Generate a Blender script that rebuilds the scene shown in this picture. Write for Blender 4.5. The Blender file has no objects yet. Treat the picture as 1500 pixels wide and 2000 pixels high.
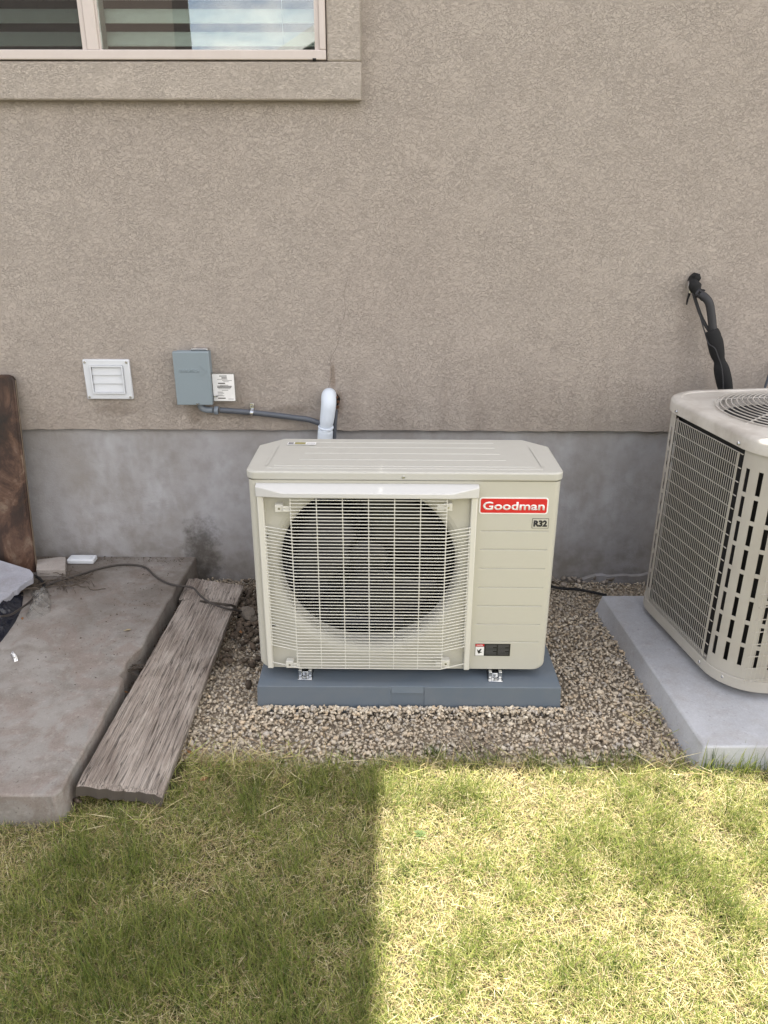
import bpy, bmesh, math, random
import numpy as np
from mathutils import Vector, Matrix, noise as mnoise
R = math.radians
random.seed(7); rng = np.random.default_rng(7)
S = bpy.context.scene
COL = S.collection

# ------------------------------------------------------------------ camera
EYE = 1.56
F_PX = 1500.0                      # focal length in photo pixels (photo 1500 x 2000)
PITCH, YAW, ROLL = 22.0, 0.38, 0.12
cam = bpy.data.cameras.new('camera'); camo = bpy.data.objects.new('camera', cam); COL.objects.link(camo)
cam.sensor_fit = 'VERTICAL'; cam.sensor_height = 24.0; cam.lens = 24.0 * F_PX / 2000.0
cam.clip_start = 0.02; cam.clip_end = 600
camo.matrix_world = Matrix.Translation((0, 0, EYE)) @ Matrix.Rotation(R(YAW), 4, 'Z') @ Matrix.Rotation(R(90 - PITCH), 4, 'X') @ Matrix.Rotation(R(ROLL), 4, 'Z')
S.camera = camo
CM = camo.matrix_world.copy(); CR = CM.to_3x3()

# ------------------------------------------------------------------ sky, sun, exposure
SUN_EL, SUN_AZ = 70.0, 0.0         # the sun stands behind the house (+Y)
w = bpy.data.worlds.new('World'); S.world = w; w.use_nodes = True
wn = w.node_tree; wn.nodes.clear()
o_ = wn.nodes.new('ShaderNodeOutputWorld'); bg = wn.nodes.new('ShaderNodeBackground')
sky = wn.nodes.new('ShaderNodeTexSky'); sky.sky_type = 'NISHITA'; sky.sun_disc = False
sky.sun_elevation = R(SUN_EL); sky.sun_rotation = R(SUN_AZ); sky.altitude = 1300
sky.air_density = 1.0; sky.dust_density = 3.0; sky.ozone_density = 1.0
tc = wn.nodes.new('ShaderNodeTexCoord'); sp = wn.nodes.new('ShaderNodeSeparateXYZ')
mx = wn.nodes.new('ShaderNodeMath'); mx.operation = 'MAXIMUM'; mx.inputs[1].default_value = 0.0
ad = wn.nodes.new('ShaderNodeMath'); ad.operation = 'ADD'; ad.inputs[1].default_value = 0.28
dv = wn.nodes.new('ShaderNodeVectorMath'); dv.operation = 'DIVIDE'
cmb = wn.nodes.new('ShaderNodeCombineXYZ')
nz = wn.nodes.new('ShaderNodeTexNoise'); nz.inputs['Scale'].default_value = 1.25; nz.inputs['Detail'].default_value = 9; nz.inputs['Roughness'].default_value = 0.55
rp = wn.nodes.new('ShaderNodeValToRGB'); rp.color_ramp.elements[0].position = 0.43; rp.color_ramp.elements[1].position = 0.56
mixc = wn.nodes.new('ShaderNodeMixRGB'); mixc.inputs['Color2'].default_value = (10.6, 10.0, 9.3, 1)
L = wn.links.new
L(tc.outputs['Generated'], sp.inputs[0]); L(sp.outputs['Z'], mx.inputs[0]); L(mx.outputs[0], ad.inputs[0])
for i in range(3): L(ad.outputs[0], cmb.inputs[i])
L(tc.outputs['Generated'], dv.inputs[0]); L(cmb.outputs[0], dv.inputs[1]); L(dv.outputs[0], nz.inputs['Vector'])
L(nz.outputs['Fac'], rp.inputs[0]); L(rp.outputs['Color'], mixc.inputs['Fac']); L(sky.outputs[0], mixc.inputs['Color1'])
L(mixc.outputs[0], bg.inputs['Color']); L(bg.outputs[0], o_.inputs[0])
bg.inputs['Strength'].default_value = 0.093
sl = bpy.data.lights.new('sun', 'SUN'); so = bpy.data.objects.new('sun', sl); COL.objects.link(so)
sl.energy = 5.0; sl.angle = R(0.53); sl.color = (1.0, 0.95, 0.86)
so.rotation_euler = (-R(90 - SUN_EL), 0, R(SUN_AZ)); so.location = (0, 8, 20)
S.view_settings.view_transform = 'Standard'; S.view_settings.look = 'None'
S.view_settings.exposure = 1.80; S.view_settings.gamma = 1.0
S.view_settings.use_curve_mapping = False
S.cycles.max_bounces = 8; S.cycles.transparent_max_bounces = 12

# ------------------------------------------------------------------ back projection (photo pixel -> a plane in the place)
def ray(px, py):
    return (CR @ Vector(((px - 750) / F_PX, -(py - 1000) / F_PX, -1.0))).normalized()
def onY(px, py, Y):
    d = ray(px, py); return Vector((0, 0, EYE)) + d * (Y / d.y)
def onZ(px, py, Z):
    d = ray(px, py); return Vector((0, 0, EYE)) + d * ((Z - EYE) / d.z)
def onX(px, py, X):
    d = ray(px, py); return Vector((0, 0, EYE)) + d * (X / d.x)

# ------------------------------------------------------------------ node helpers
class N:
    def __init__(s, name):
        s.m = bpy.data.materials.new(name); s.m.use_nodes = True; s.t = s.m.node_tree
        s.b = s.t.nodes['Principled BSDF']; s.out = s.t.nodes['Material Output']
    def n(s, typ, ins=None, **kw):
        nd = s.t.nodes.new('ShaderNode' + typ)
        for k, v in kw.items(): setattr(nd, k, v)
        for k, v in (ins or {}).items():
            if hasattr(v, 'is_linked') or isinstance(v, bpy.types.NodeSocket): s.t.links.new(v, nd.inputs[k])
            else: nd.inputs[k].default_value = v
        return nd
    def link(s, a, b): s.t.links.new(a, b)
    def pos(s, world=False, scale=(1, 1, 1)):
        if world: v = s.n('NewGeometry').outputs['Position']
        else: v = s.n('TexCoord').outputs['Object']
        return s.n('Mapping', {'Vector': v, 'Scale': scale}).outputs[0]
    def noise(s, vec, scale, detail=4, rough=.55, dist=0.):
        return s.n('TexNoise', {'Vector': vec, 'Scale': scale, 'Detail': detail, 'Roughness': rough, 'Distortion': dist}).outputs['Fac']
    def ramp(s, fac, stops):
        r = s.n('ValToRGB', {'Fac': fac}); e = r.color_ramp.elements
        while len(e) < len(stops): e.new(.5)
        for el, (p, c) in zip(e, stops):
            el.position = p; el.color = (c, c, c, 1) if not isinstance(c, tuple) else (*c, 1)
        return r.outputs['Color']
    def mix(s, fac, a, b, mode='MIX'):
        def c(v): return (*v, 1) if isinstance(v, tuple) and len(v) == 3 else v
        return s.n('MixRGB', {'Fac': fac, 'Color1': c(a), 'Color2': c(b)}, blend_type=mode).outputs[0]
    def math(s, op, a, b=0., c=None, clamp=False):
        i = {0: a, 1: b}
        if c is not None: i[2] = c
        return s.n('Math', i, operation=op, use_clamp=clamp).outputs[0]
    def rng(s, v, a, b, c=0., d=1., smooth=False):
        return s.n('MapRange', {'Value': v, 'From Min': a, 'From Max': b, 'To Min': c, 'To Max': d}, interpolation_type='SMOOTHSTEP' if smooth else 'LINEAR').outputs[0]
    def bump(s, h, dist=.002, strength=1., nrm=None):
        i = {'Height': h, 'Distance': dist, 'Strength': strength}
        if nrm is not None: i['Normal'] = nrm
        return s.n('Bump', i).outputs[0]
    def set(s, color=None, rough=None, normal=None, **kw):
        for k, v in (('Base Color', color), ('Roughness', rough), ('Normal', normal)):
            if v is None: continue
            if isinstance(v, bpy.types.NodeSocket): s.link(v, s.b.inputs[k])
            else: s.b.inputs[k].default_value = (*v, 1) if isinstance(v, tuple) and len(v) == 3 else v
        for k, v in kw.items(): s.b.inputs[k.replace('_', ' ')].default_value = v
        return s.m

def painted(name, col, rough=.45, grime=.12, dirt=(.22, .18, .13), metal=0., scale=6.):
    k = N(name); v = k.pos(world=True)
    n1 = k.noise(v, scale, 6, .6); n2 = k.noise(v, scale * 14, 3)
    f = k.math('MULTIPLY', k.rng(n1, .42, .75), grime)
    c = k.mix(f, col, dirt)
    c = k.mix(k.rng(n2, .3, .7, 0, .08), c, tuple(x * .8 for x in col))
    r = k.rng(n1, .3, .7, rough - .06, rough + .1)
    return k.set(c, r, k.bump(k.noise(v, 260, 2), .0004, .35), Metallic=metal)

def plain(name, col, rough=.6, metal=0.):
    k = N(name); v = k.pos(world=True)
    n1 = k.noise(v, 30, 4)
    return k.set(k.mix(k.rng(n1, .35, .7, 0, .35), col, tuple(x * .72 for x in col)), rough, Metallic=metal)

# ------------------------------------------------------------------ materials
def mk_stucco(name, base, strong=1.0, stretch=1., stains=True):
    k = N(name); v = k.pos(world=True)
    vs = k.pos(world=True, scale=(1, 1, stretch))
    wv = k.n('VectorMath', {0: v, 1: k.n('VectorMath', {0: k.n('TexNoise', {'Vector': v, 'Scale': 6., 'Detail': 2}).outputs['Color'], 'Scale': .06}, operation='SCALE').outputs[0]}, operation='ADD').outputs[0]
    ws = k.n('Mapping', {'Vector': wv, 'Scale': (.72, 1, stretch*1.15)}).outputs[0]
    a = k.noise(ws, 88, 2.5, .6, .7)
    line = k.rng(k.math('ABSOLUTE', k.math('SUBTRACT', a, .5)), 0., .032, 1., 0., True)
    patch = k.rng(k.noise(v, 17, 4, .6), .34, .56, .62, 1.)
    b = k.noise(ws, 150, 3, .6, .6)
    line2 = k.rng(k.math('ABSOLUTE', k.math('SUBTRACT', b, .48)), 0., .04, 1., 0., True)
    patch2 = k.rng(k.noise(v, 11, 3, .6), .62, .42, .5, 1.)
    fine = k.noise(v, 420, 3, .6)
    l1 = k.math('MULTIPLY', line, patch)
    h = k.math('ADD', l1, k.math('MULTIPLY', k.math('MULTIPLY', line2, patch2), .55))
    h = k.math('SUBTRACT', k.math('MULTIPLY', k.noise(v, 48, 3), .8), h)
    h = k.math('ADD', h, k.math('MULTIPLY', fine, .5))
    big = k.noise(v, 1.1, 5, .6)
    med = k.noise(v, 5.5, 5, .65)
    c = k.mix(k.rng(big, .35, .68), tuple(x * 1.02 for x in base), (base[0] * .97, base[1] * .955, base[2] * .95))
    c = k.mix(k.rng(med, .4, .75, 0, .06), c, tuple(x * .82 for x in base))
    c = k.mix(k.rng(fine, .35, .75, 0, .2), c, tuple(x * 1.15 for x in base))
    c = k.mix(k.math('MULTIPLY', l1, .10), c, (.12, .10, .08))  # shade in the relief grooves, painted into the colour along the lines
    if stains:
        sx = k.n('SeparateXYZ', {'Vector': v})
        drip = k.noise(k.pos(world=True, scale=(7, 1, .7)), 1.6, 4, .6)
        low = k.rng(sx.outputs['Z'], .66, 1.15, 1., 0., True)
        d = k.math('MULTIPLY', k.rng(drip, .42, .72), low)
        c = k.mix(k.math('MULTIPLY', d, .28), c, (.13, .10, .075))
    if stains:
        for (px_, py_, rx_, rz_, amt, col_) in ((656, 788, .032, .055, .75, (.10, .055, .03)), (650, 742, .012, .07, .5, (.16, .10, .06)), (570, 800, .09, .022, .45, (.12, .095, .07)), (225, 800, .09, .03, .45, (.15, .12, .09)), (380, 815, .03, .025, .45, (.13, .10, .075)), (430, 795, .22, .05, .25, (.17, .135, .10)), (1345, 620, .05, .16, .22, (.18, .145, .12))):
            q_ = onY(px_, py_, 3.048)
            dx = k.math('MULTIPLY', k.math('SUBTRACT', sx.outputs['X'], q_.x), 1/rx_); dz = k.math('MULTIPLY', k.math('SUBTRACT', sx.outputs['Z'], q_.z), 1/rz_)
            rr = k.math('ADD', k.math('ADD', k.math('MULTIPLY', dx, dx), k.math('MULTIPLY', dz, dz)), k.math('MULTIPLY', k.math('SUBTRACT', k.noise(v, 30, 4, .7), .5), 2.4))
            c = k.mix(k.math('MULTIPLY', k.rng(rr, -.2, 1.5, 1, 0, True), amt), c, col_)
    return k.set(c, .93, k.bump(h, .0026 * strong, .80))
M = {}
M['stucco'] = mk_stucco('stucco_taupe', (.405, .357, .318))
M['trim'] = mk_stucco('stucco_trim', (.49, .438, .39), 1.0, 2.6, False)

def mk_foundation():
    k = N('foundation_parge'); v = k.pos(world=True); sx = k.n('SeparateXYZ', {'Vector': v})
    X, Z = sx.outputs['X'], sx.outputs['Z']
    vs = k.pos(world=True, scale=(1, 1, 2.2))
    f = k.noise(vs, 120, 4, .6, .6); g = k.noise(v, 3.2, 5, .6); m = k.noise(v, 16, 4, .6)
    c = k.mix(k.rng(g, .36, .66), (.35, .345, .36), (.265, .25, .24))
    pale = k.noise(k.pos(world=True, scale=(2.4, 1, 1.1)), 1.9, 4, .65)
    c = k.mix(k.math('MULTIPLY', k.rng(pale, .46, .68), .6), c, (.46, .47, .51))
    c = k.mix(k.rng(m, .45, .8, 0, .4), c, (.17, .155, .14))
    # damp brown soiling low down, a dark soot patch near the patio's end
    low = k.math('MULTIPLY', k.rng(Z, .06, .30, 1, 0, True), k.rng(m, .25, .6, .45, 1))
    c = k.mix(k.math('MULTIPLY', low, .55), c, (.12, .10, .075))
    dx = k.math('MULTIPLY', k.math('ADD', X, .82), 1 / .085); dz = k.math('MULTIPLY', k.math('SUBTRACT', Z, .10), 1 / .19)
    rr = k.math('ADD', k.math('MULTIPLY', dx, dx), k.math('MULTIPLY', dz, dz))
    rr = k.math('ADD', rr, k.math('MULTIPLY', k.math('SUBTRACT', k.noise(v, 24, 5, .7), .5), 3.2))
    c = k.mix(k.math('MULTIPLY', k.rng(rr, -.2, 1.5, 1, 0, True), .72), c, (.035, .028, .02))
    h = k.math('ADD', f, k.math('MULTIPLY', k.noise(v, 40, 3), .7))
    return k.set(c, .9, k.bump(h, .0024, .8))
M['foundation'] = mk_foundation()

def mk_concrete(name, base, dirty=1., soil=(.13, .10, .075), warm=None):
    k = N(name); v = k.pos(world=True)
    g = k.noise(v, 3.0, 6, .62); m = k.noise(v, 14, 5, .6); s = k.noise(v, 180, 3, .65); sw = k.noise(v, 6, 7, .68, 1.2)
    c = k.mix(k.rng(g, .38, .66), base, tuple(x * .78 for x in base))
    if warm: c = k.mix(k.math('MULTIPLY', k.rng(sw, .47, .58), .8 * dirty), c, warm)
    c = k.mix(k.math('MULTIPLY', k.rng(m, .46, .72), .65 * dirty), c, soil)
    c = k.mix(k.math('MULTIPLY', k.rng(k.noise(v, 38, 4, .7), .56, .70), .35 * dirty), c, tuple(x * 1.5 for x in base))
    c = k.mix(k.rng(s, .45, .75, 0, .3), c, tuple(min(1, x * 1.3) for x in base))
    c = k.mix(k.rng(k.noise(v, 95, 2), .66, .74, 0, .6 * dirty), c, (.05, .04, .03))
    h = k.math('ADD', k.math('MULTIPLY', m, .8), k.math('MULTIPLY', s, .5))
    return k.set(c, .88, k.bump(h, .0028, .7)), k
def mk_patio():
    m, k = mk_concrete('patio_concrete', (.275, .258, .242), .9, (.12, .095, .075), (.21, .17, .15))
    src = k.b.inputs['Base Color'].links[0].from_socket
    v = k.pos(world=True); sx = k.n('SeparateXYZ', {'Vector': v})
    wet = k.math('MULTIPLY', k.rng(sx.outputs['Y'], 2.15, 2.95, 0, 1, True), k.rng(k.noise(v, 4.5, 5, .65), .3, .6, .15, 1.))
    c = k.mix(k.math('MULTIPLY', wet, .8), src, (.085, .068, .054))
    k.link(c, k.b.inputs['Base Color']); return m
M['patio'] = mk_patio()
M['slab'] = mk_concrete('slab_concrete', (.42, .43, .46), .45, (.24, .20, .16))[0]

def mk_wood(name, base, dark):
    k = N(name); v = k.pos(scale=(1, 1, 1)); 
    vs = k.pos(scale=(42, 1.7, 42)); g = k.noise(vs, 3.2, 7, .68, .12)
    vf = k.pos(scale=(150, 3.2, 150)); f = k.noise(vf, 2.5, 5, .7)
    kn = k.noise(k.pos(scale=(10, 4, 10)), 1.3, 4)
    c = k.mix(k.rng(g, .36, .66), base, dark)
    c = k.mix(k.rng(f, .50, .60, 0, .9), c, tuple(x * .22 for x in dark))
    c = k.mix(k.rng(kn, .5, .72, 0, .6), c, (.17, .125, .10))
    c = k.mix(k.rng(k.noise(vf, 5, 3), .55, .7, 0, .5), c, (.50, .46, .42))
    ck = k.noise(k.pos(scale=(26, .8, 26)), 2.3, 3, .5, .2); cr = k.rng(k.math('ABSOLUTE', k.math('SUBTRACT', ck, .5)), 0., .012, 1., 0.)
    c = k.mix(k.math('MULTIPLY', cr, .85), c, (.03, .024, .02))
    bl = k.noise(k.pos(scale=(1.2, .5, 1)), 7, 5, .65); c = k.mix(k.rng(bl, .45, .7, 0, .55), c, (.11, .085, .07)); c = k.mix(k.rng(bl, .48, .3, 0, .5), c, (.46, .42, .38))
    vo = k.n('TexVoronoi', {'Vector': k.pos(scale=(7.5, 2.6, .01)), 'Scale': 1., 'Randomness': 1.}).outputs['Distance']
    c = k.mix(k.rng(vo, .06, .10, .8, 0, True), c, (.055, .04, .032))
    h = k.math('SUBTRACT', k.math('ADD', k.math('MULTIPLY', g, .8), k.math('MULTIPLY', f, -1.1)), k.math('MULTIPLY', cr, 1.2))
    return k.set(c, .9, k.bump(h, .0042, .9))
M['wood'] = mk_wood('weathered_wood', (.43, .375, .33), (.235, .195, .165))
M['rot'] = plain('rotten_end_grain', (.085, .072, .06), .95)

def mk_rust():
    k = N('stained_brown_door'); v = k.pos(world=True)
    a = k.noise(k.pos(world=True, scale=(1, 1, .55)), 5.5, 8, .7, .9); b = k.noise(v, 12, 6, .7)
    c = k.ramp(a, [(.36, (.010, .006, .005)), (.48, (.035, .016, .010)), (.56, (.095, .05, .032)), (.68, (.22, .17, .125))])
    c = k.mix(k.rng(b, .5, .75, 0, .6), c, (.035, .018, .013))
    return k.set(c, k.rng(b, .3, .7, .35, .75), k.bump(b, .004, .5))
M['rust'] = mk_rust()
M['door_edge'] = plain('door_edge_tan', (.17, .135, .10), .7)
M['cream'] = painted('cream_enamel', (.485, .475, .42), .38, .05)
M['cream_lid'] = painted('cream_enamel_lid', (.46, .455, .42), .36, .08)
M['cream_wire'] = painted('cream_wire', (.62, .61, .56), .4, .04)
M['hood'] = painted('pale_plastic_hood', (.55, .55, .545), .42, .04)
M['old'] = painted('aged_beige_paint', (.41, .39, .355), .72, .32, (.26, .22, .18), scale=7)
M['old_top'] = painted('aged_beige_cover', (.50, .475, .44), .5, .75, (.27, .235, .20), scale=9)
M['black'] = plain('black_metal', (.007, .007, .008), .7)
M['void'] = plain('dark_interior', (.006, .006, .007), .9)
M['fan'] = plain('fan_plastic', (.0045, .0042, .006), .5)
M['rubber'] = plain('black_foam', (.006, .006, .007), .85)
M['rubber_grey'] = plain('grey_foam', (.022, .022, .026), .6)
M['pad'] = painted('blue_grey_plastic', (.125, .155, .19), .42, .16, (.26, .24, .21), scale=9)
M['box'] = painted('grey_blue_enamel', (.215, .265, .30), .42, .06)
M['conduit'] = plain('grey_conduit', (.085, .095, .115), .42)
M['fitting'] = plain('grey_fitting', (.19, .22, .26), .4)
M['zinc'] = plain('zinc_steel', (.62, .63, .64), .25, 1.)
M['white'] = painted('white_plastic', (.60, .625, .665), .4, .07)
M['foamwhite'] = painted('white_tape', (.60, .66, .74), .5, .05)
M['vinyl'] = painted('pinkish_vinyl', (.56, .50, .475), .5, .2, (.30, .25, .21), scale=10)
M['slat'] = plain('blind_slat', (.82, .85, .82), .5)
M['room'] = plain('dark_room', (.03, .03, .032), .9)
M['red'] = plain('red_label', (.58, .018, .02), .4)
M['labelwhite'] = plain('label_white', (.80, .80, .80), .5)
M['ink'] = plain('black_ink', (.012, .012, .012), .5)
M['greyink'] = plain('grey_ink', (.20, .20, .21), .5)
M['gold'] = plain('olive_label', (.30, .27, .10), .5)
M['cable'] = plain('dusty_black_cable', (.045, .038, .034), .7)
M['tarp'] = plain('navy_black_bag', (.010, .012, .020), .24)
M['stone'] = mk_concrete('pale_stone', (.34, .345, .39), .5)[0]
M['tile'] = mk_concrete('tile_beige', (.36, .325, .30), .5)[0]
M['twig'] = plain('dead_twig', (.075, .058, .044), .9)
M['leaf'] = plain('dry_leaf', (.24, .115, .045), .8)
M['leaf_pale'] = plain('pale_leaf', (.44, .36, .23), .8)
M['roofing'] = plain('asphalt_shingle', (.10, .09, .085), .95)
M['fascia'] = plain('white_fascia', (.74, .74, .73), .6)
M['fence'] = plain('tan_vinyl_fence', (.46, .42, .36), .6)
M['siding'] = plain('pale_siding', (.42, .44, .45), .7)
M['copper'] = plain('rusty_sealant', (.10, .045, .022), .9)
M['hole'] = plain('black_hole', (.008, .007, .006), 1.)

def attr_mat(name, rough=.8, trans=0., spec=.3):
    k = N(name); a = k.n('Attribute', attribute_name='tint')
    v = k.pos(world=True)
    c = k.mix(k.rng(k.noise(v, 160, 3), .3, .7, 0, .30), a.outputs['Color'], (.05, .045, .035))
    k.set(c, rough); k.b.inputs['Specular IOR Level'].default_value = spec
    if trans:
        t = k.n('BsdfTranslucent', {'Color': a.outputs['Color']}); ms = k.n('MixShader', {'Fac': trans, 1: k.b.outputs[0], 2: t.outputs[0]})
        k.link(ms.outputs[0], k.out.inputs['Surface'])
    return k.m
M['gravel'] = attr_mat('crushed_gravel', .85)
M['grass'] = attr_mat('grass_blades', .6, .3, .25)

def mk_glass(name, fac, tint):
    k = N(name); k.t.nodes.remove(k.b)
    g = k.n('BsdfGlossy', {'Color': (1, 1, 1, 1), 'Roughness': .01}); t = k.n('BsdfTransparent', {'Color': (*tint, 1)})
    fr = k.n('Fresnel', {'IOR': 1.5}); f = k.math('ADD', k.math('MULTIPLY', fr.outputs[0], 1.), fac, clamp=True)
    ms = k.n('MixShader', {'Fac': f, 1: t.outputs[0], 2: g.outputs[0]}); k.link(ms.outputs[0], k.out.inputs['Surface']); return k.m
M['glass'] = mk_glass('window_glass', .10, (.90, .95, .93))
def mk_screen():
    k = N('insect_screen'); t = k.n('BsdfTransparent'); k.set((.02, .02, .02), .8)
    ms = k.n('MixShader', {'Fac': .26, 1: t.outputs[0], 2: k.b.outputs[0]}); k.link(ms.outputs[0], k.out.inputs['Surface']); return k.m
M['screen'] = mk_screen()
def mk_clear(name, alpha, col):
    k = N(name); t = k.n('BsdfTransparent', {'Color': (.93, .93, .93, 1)}); k.set(col, .22)
    ms = k.n('MixShader', {'Fac': alpha, 1: t.outputs[0], 2: k.b.outputs[0]}); k.link(ms.outputs[0], k.out.inputs['Surface']); return k.m
M['plastic'] = mk_clear('clear_plastic', .36, (.30, .29, .27))

def mk_soil(name, a, b):
    k = N(name); v = k.pos(world=True)
    n = k.noise(v, 9, 6, .65); f = k.noise(v, 150, 4, .7)
    c = k.mix(k.rng(n, .35, .65), a, b); c = k.mix(k.rng(f, .4, .7, 0, .5), c, tuple(x * .5 for x in a))
    return k.set(c, .95, k.bump(k.math('ADD', n, f), .01, .8))
M['soil'] = mk_soil('dark_soil', (.30, .245, .18), (.38, .32, .25))
M['lawn'] = mk_soil('lawn_thatch', (.10, .085, .045), (.06, .065, .022))

# ------------------------------------------------------------------ mesh builder
class MB:
    def __init__(s): s.v = []; s.f = []
    def add(s, vs, fs):
        o = len(s.v); s.v += [tuple(v) for v in vs]; s.f += [tuple(i + o for i in f) for f in fs]; return s
    def box(s, x0, x1, y0, y1, z0, z1):
        return s.add([(x0,y0,z0),(x1,y0,z0),(x1,y1,z0),(x0,y1,z0),(x0,y0,z1),(x1,y0,z1),(x1,y1,z1),(x0,y1,z1)],
                     [(0,3,2,1),(4,5,6,7),(0,1,5,4),(1,2,6,5),(2,3,7,6),(3,0,4,7)])
    def prism(s, pts, axis, a, b):
        """closed polygon of 2D points extruded along an axis"""
        n = len(pts)
        def P(p, t):
            if axis == 'z': return (p[0], p[1], t)
            if axis == 'y': return (p[0], t, p[1])
            return (t, p[0], p[1])
        return s.add([P(p, a) for p in pts] + [P(p, b) for p in pts],
                     [tuple(range(n))[::-1], tuple(range(n, 2 * n))] + [(i, (i + 1) % n, n + (i + 1) % n, n + i) for i in range(n)])
    def tube(s, pts, r, n=6, closed=False, cap=True, flat=1.):
        pts = [Vector(p) for p in pts]; m = len(pts); vs = []; up = None
        rad = r if hasattr(r, '__len__') else [r] * m
        for i, p in enumerate(pts):
            if closed: t = (pts[(i + 1) % m] - pts[i - 1])
            else: t = pts[min(i + 1, m - 1)] - pts[max(i - 1, 0)]
            t.normalize()
            if up is None: up = Vector((0, 0, 1)) if abs(t.z) < .9 else Vector((0, 1, 0))
            a = t.cross(up)
            if a.length < 1e-4: a = t.orthogonal()
            a.normalize(); b = a.cross(t).normalized(); up = b
            for k in range(n):
                th = 2 * math.pi * k / n
                vs.append(p + a * (math.cos(th) * rad[i]) + b * (math.sin(th) * rad[i] * flat))
        fs = []
        for i in range(m if closed else m - 1):
            j = (i + 1) % m
            for k in range(n): fs.append((i*n+k, i*n+(k+1) % n, j*n+(k+1) % n, j*n+k))
        if cap and not closed: fs += [tuple(range(n))[::-1], tuple((m-1)*n+k for k in range(n))]
        return s.add(vs, [f[::-1] for f in fs])
    def lathe(s, prof, n=24, o=(0, 0, 0), axis='z'):
        vs = []
        for k in range(n):
            a = 2 * math.pi * k / n
            for r, h in prof:
                p = (r*math.cos(a), r*math.sin(a), h) if axis == 'z' else (r*math.cos(a), h, r*math.sin(a))
                vs.append((p[0]+o[0], p[1]+o[1], p[2]+o[2]))
        m = len(prof)
        return s.add(vs, [(k*m+i, ((k+1) % n)*m+i, ((k+1) % n)*m+i+1, k*m+i+1) for k in range(n) for i in range(m-1)])
    def build(s, name, mat, parent=None, smooth=False, bevel=0., seg=2, angle=40, fix=True):
        me = bpy.data.meshes.new(name); me.from_pydata(s.v, [], s.f); me.materials.append(mat)
        if fix:
            bm = bmesh.new(); bm.from_mesh(me); bmesh.ops.recalc_face_normals(bm, faces=bm.faces); bm.to_mesh(me); bm.free()
        o = bpy.data.objects.new(name, me); COL.objects.link(o)
        if parent is not None: o.parent = parent
        if smooth:
            me.shade_smooth()
            try: me.set_sharp_from_angle(angle=R(angle))
            except Exception: pass
        if bevel:
            md = o.modifiers.new('bevel', 'BEVEL'); md.width = bevel; md.segments = seg; md.limit_method = 'ANGLE'; md.angle_limit = R(35)
            me.shade_smooth()
            try: me.set_sharp_from_angle(angle=R(50))
            except Exception: pass
        return o
def dup(o, parent=None, loc=None, rot=None, scale=None):
    c = o.copy(); COL.objects.link(c)
    if parent is not None: c.parent = parent
    if loc is not None: c.location = loc
    if rot is not None: c.rotation_euler = rot
    if scale is not None: c.scale = scale
    return c
def tag(o, label=None, cat=None, group=None, kind=None):
    for k, v in (('label', label), ('category', cat), ('group', group), ('kind', kind)):
        if v: o[k] = v
    return o
def empty(name, loc, rz=0, label=None, cat=None, group=None):
    o = bpy.data.objects.new(name, None); COL.objects.link(o); o.location = loc; o.rotation_euler = (0, 0, rz); o.empty_display_size = .1
    return tag(o, label, cat, group)
def smoothpath(pts, k=6):
    pts = [Vector(p) for p in pts]; out = []
    for i in range(len(pts) - 1):
        p0 = pts[max(i-1, 0)]; p1 = pts[i]; p2 = pts[i+1]; p3 = pts[min(i+2, len(pts)-1)]
        for j in range(k):
            t = j / k
            out.append(.5 * ((2*p1) + (p2-p0)*t + (2*p0-5*p1+4*p2-p3)*t*t + (-p0+3*p1-3*p2+p3)*t**3))
    out.append(pts[-1]); return out
def text(body, name, mat, parent, loc, height, width=None, rot=(R(90), 0, 0), bold=0., depth=.0003, align='CENTER', shear=0.):
    cu = bpy.data.curves.new(name, 'FONT'); cu.body = body; cu.size = 1; cu.offset = bold; cu.extrude = 0.; cu.shear = shear
    cu.resolution_u = 3; cu.align_x = 'LEFT'
    t = bpy.data.objects.new(name, cu); COL.objects.link(t)
    dg = bpy.context.evaluated_depsgraph_get(); me = bpy.data.meshes.new_from_object(t.evaluated_get(dg)); bpy.data.objects.remove(t)
    co = np.array([v.co[:] for v in me.vertices]); mn = co.min(0); mxx = co.max(0)
    sy = height / (mxx[1]-mn[1]); sx = (width / (mxx[0]-mn[0])) if width else sy
    for v in me.vertices:
        v.co.x = (v.co.x - (mn[0]+mxx[0])/2) * sx; v.co.y = (v.co.y - (mn[1]+mxx[1])/2) * sy
    bm = bmesh.new(); bm.from_mesh(me)
    r = bmesh.ops.extrude_face_region(bm, geom=bm.faces[:]); bmesh.ops.translate(bm, vec=(0, 0, -depth), verts=[g for g in r['geom'] if isinstance(g, bmesh.types.BMVert)])
    bmesh.ops.recalc_face_normals(bm, faces=bm.faces); bm.to_mesh(me); bm.free()
    me.name = name; me.materials.clear(); me.materials.append(mat)
    o = bpy.data.objects.new(name, me); COL.objects.link(o); o.parent = parent; o.location = loc; o.rotation_euler = rot
    return o
def arc(cx, cy, r, a0, a1, n=8):
    return [(cx + r*math.cos(R(a0+(a1-a0)*i/n)), cy + r*math.sin(R(a0+(a1-a0)*i/n))) for i in range(n+1)]

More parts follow.
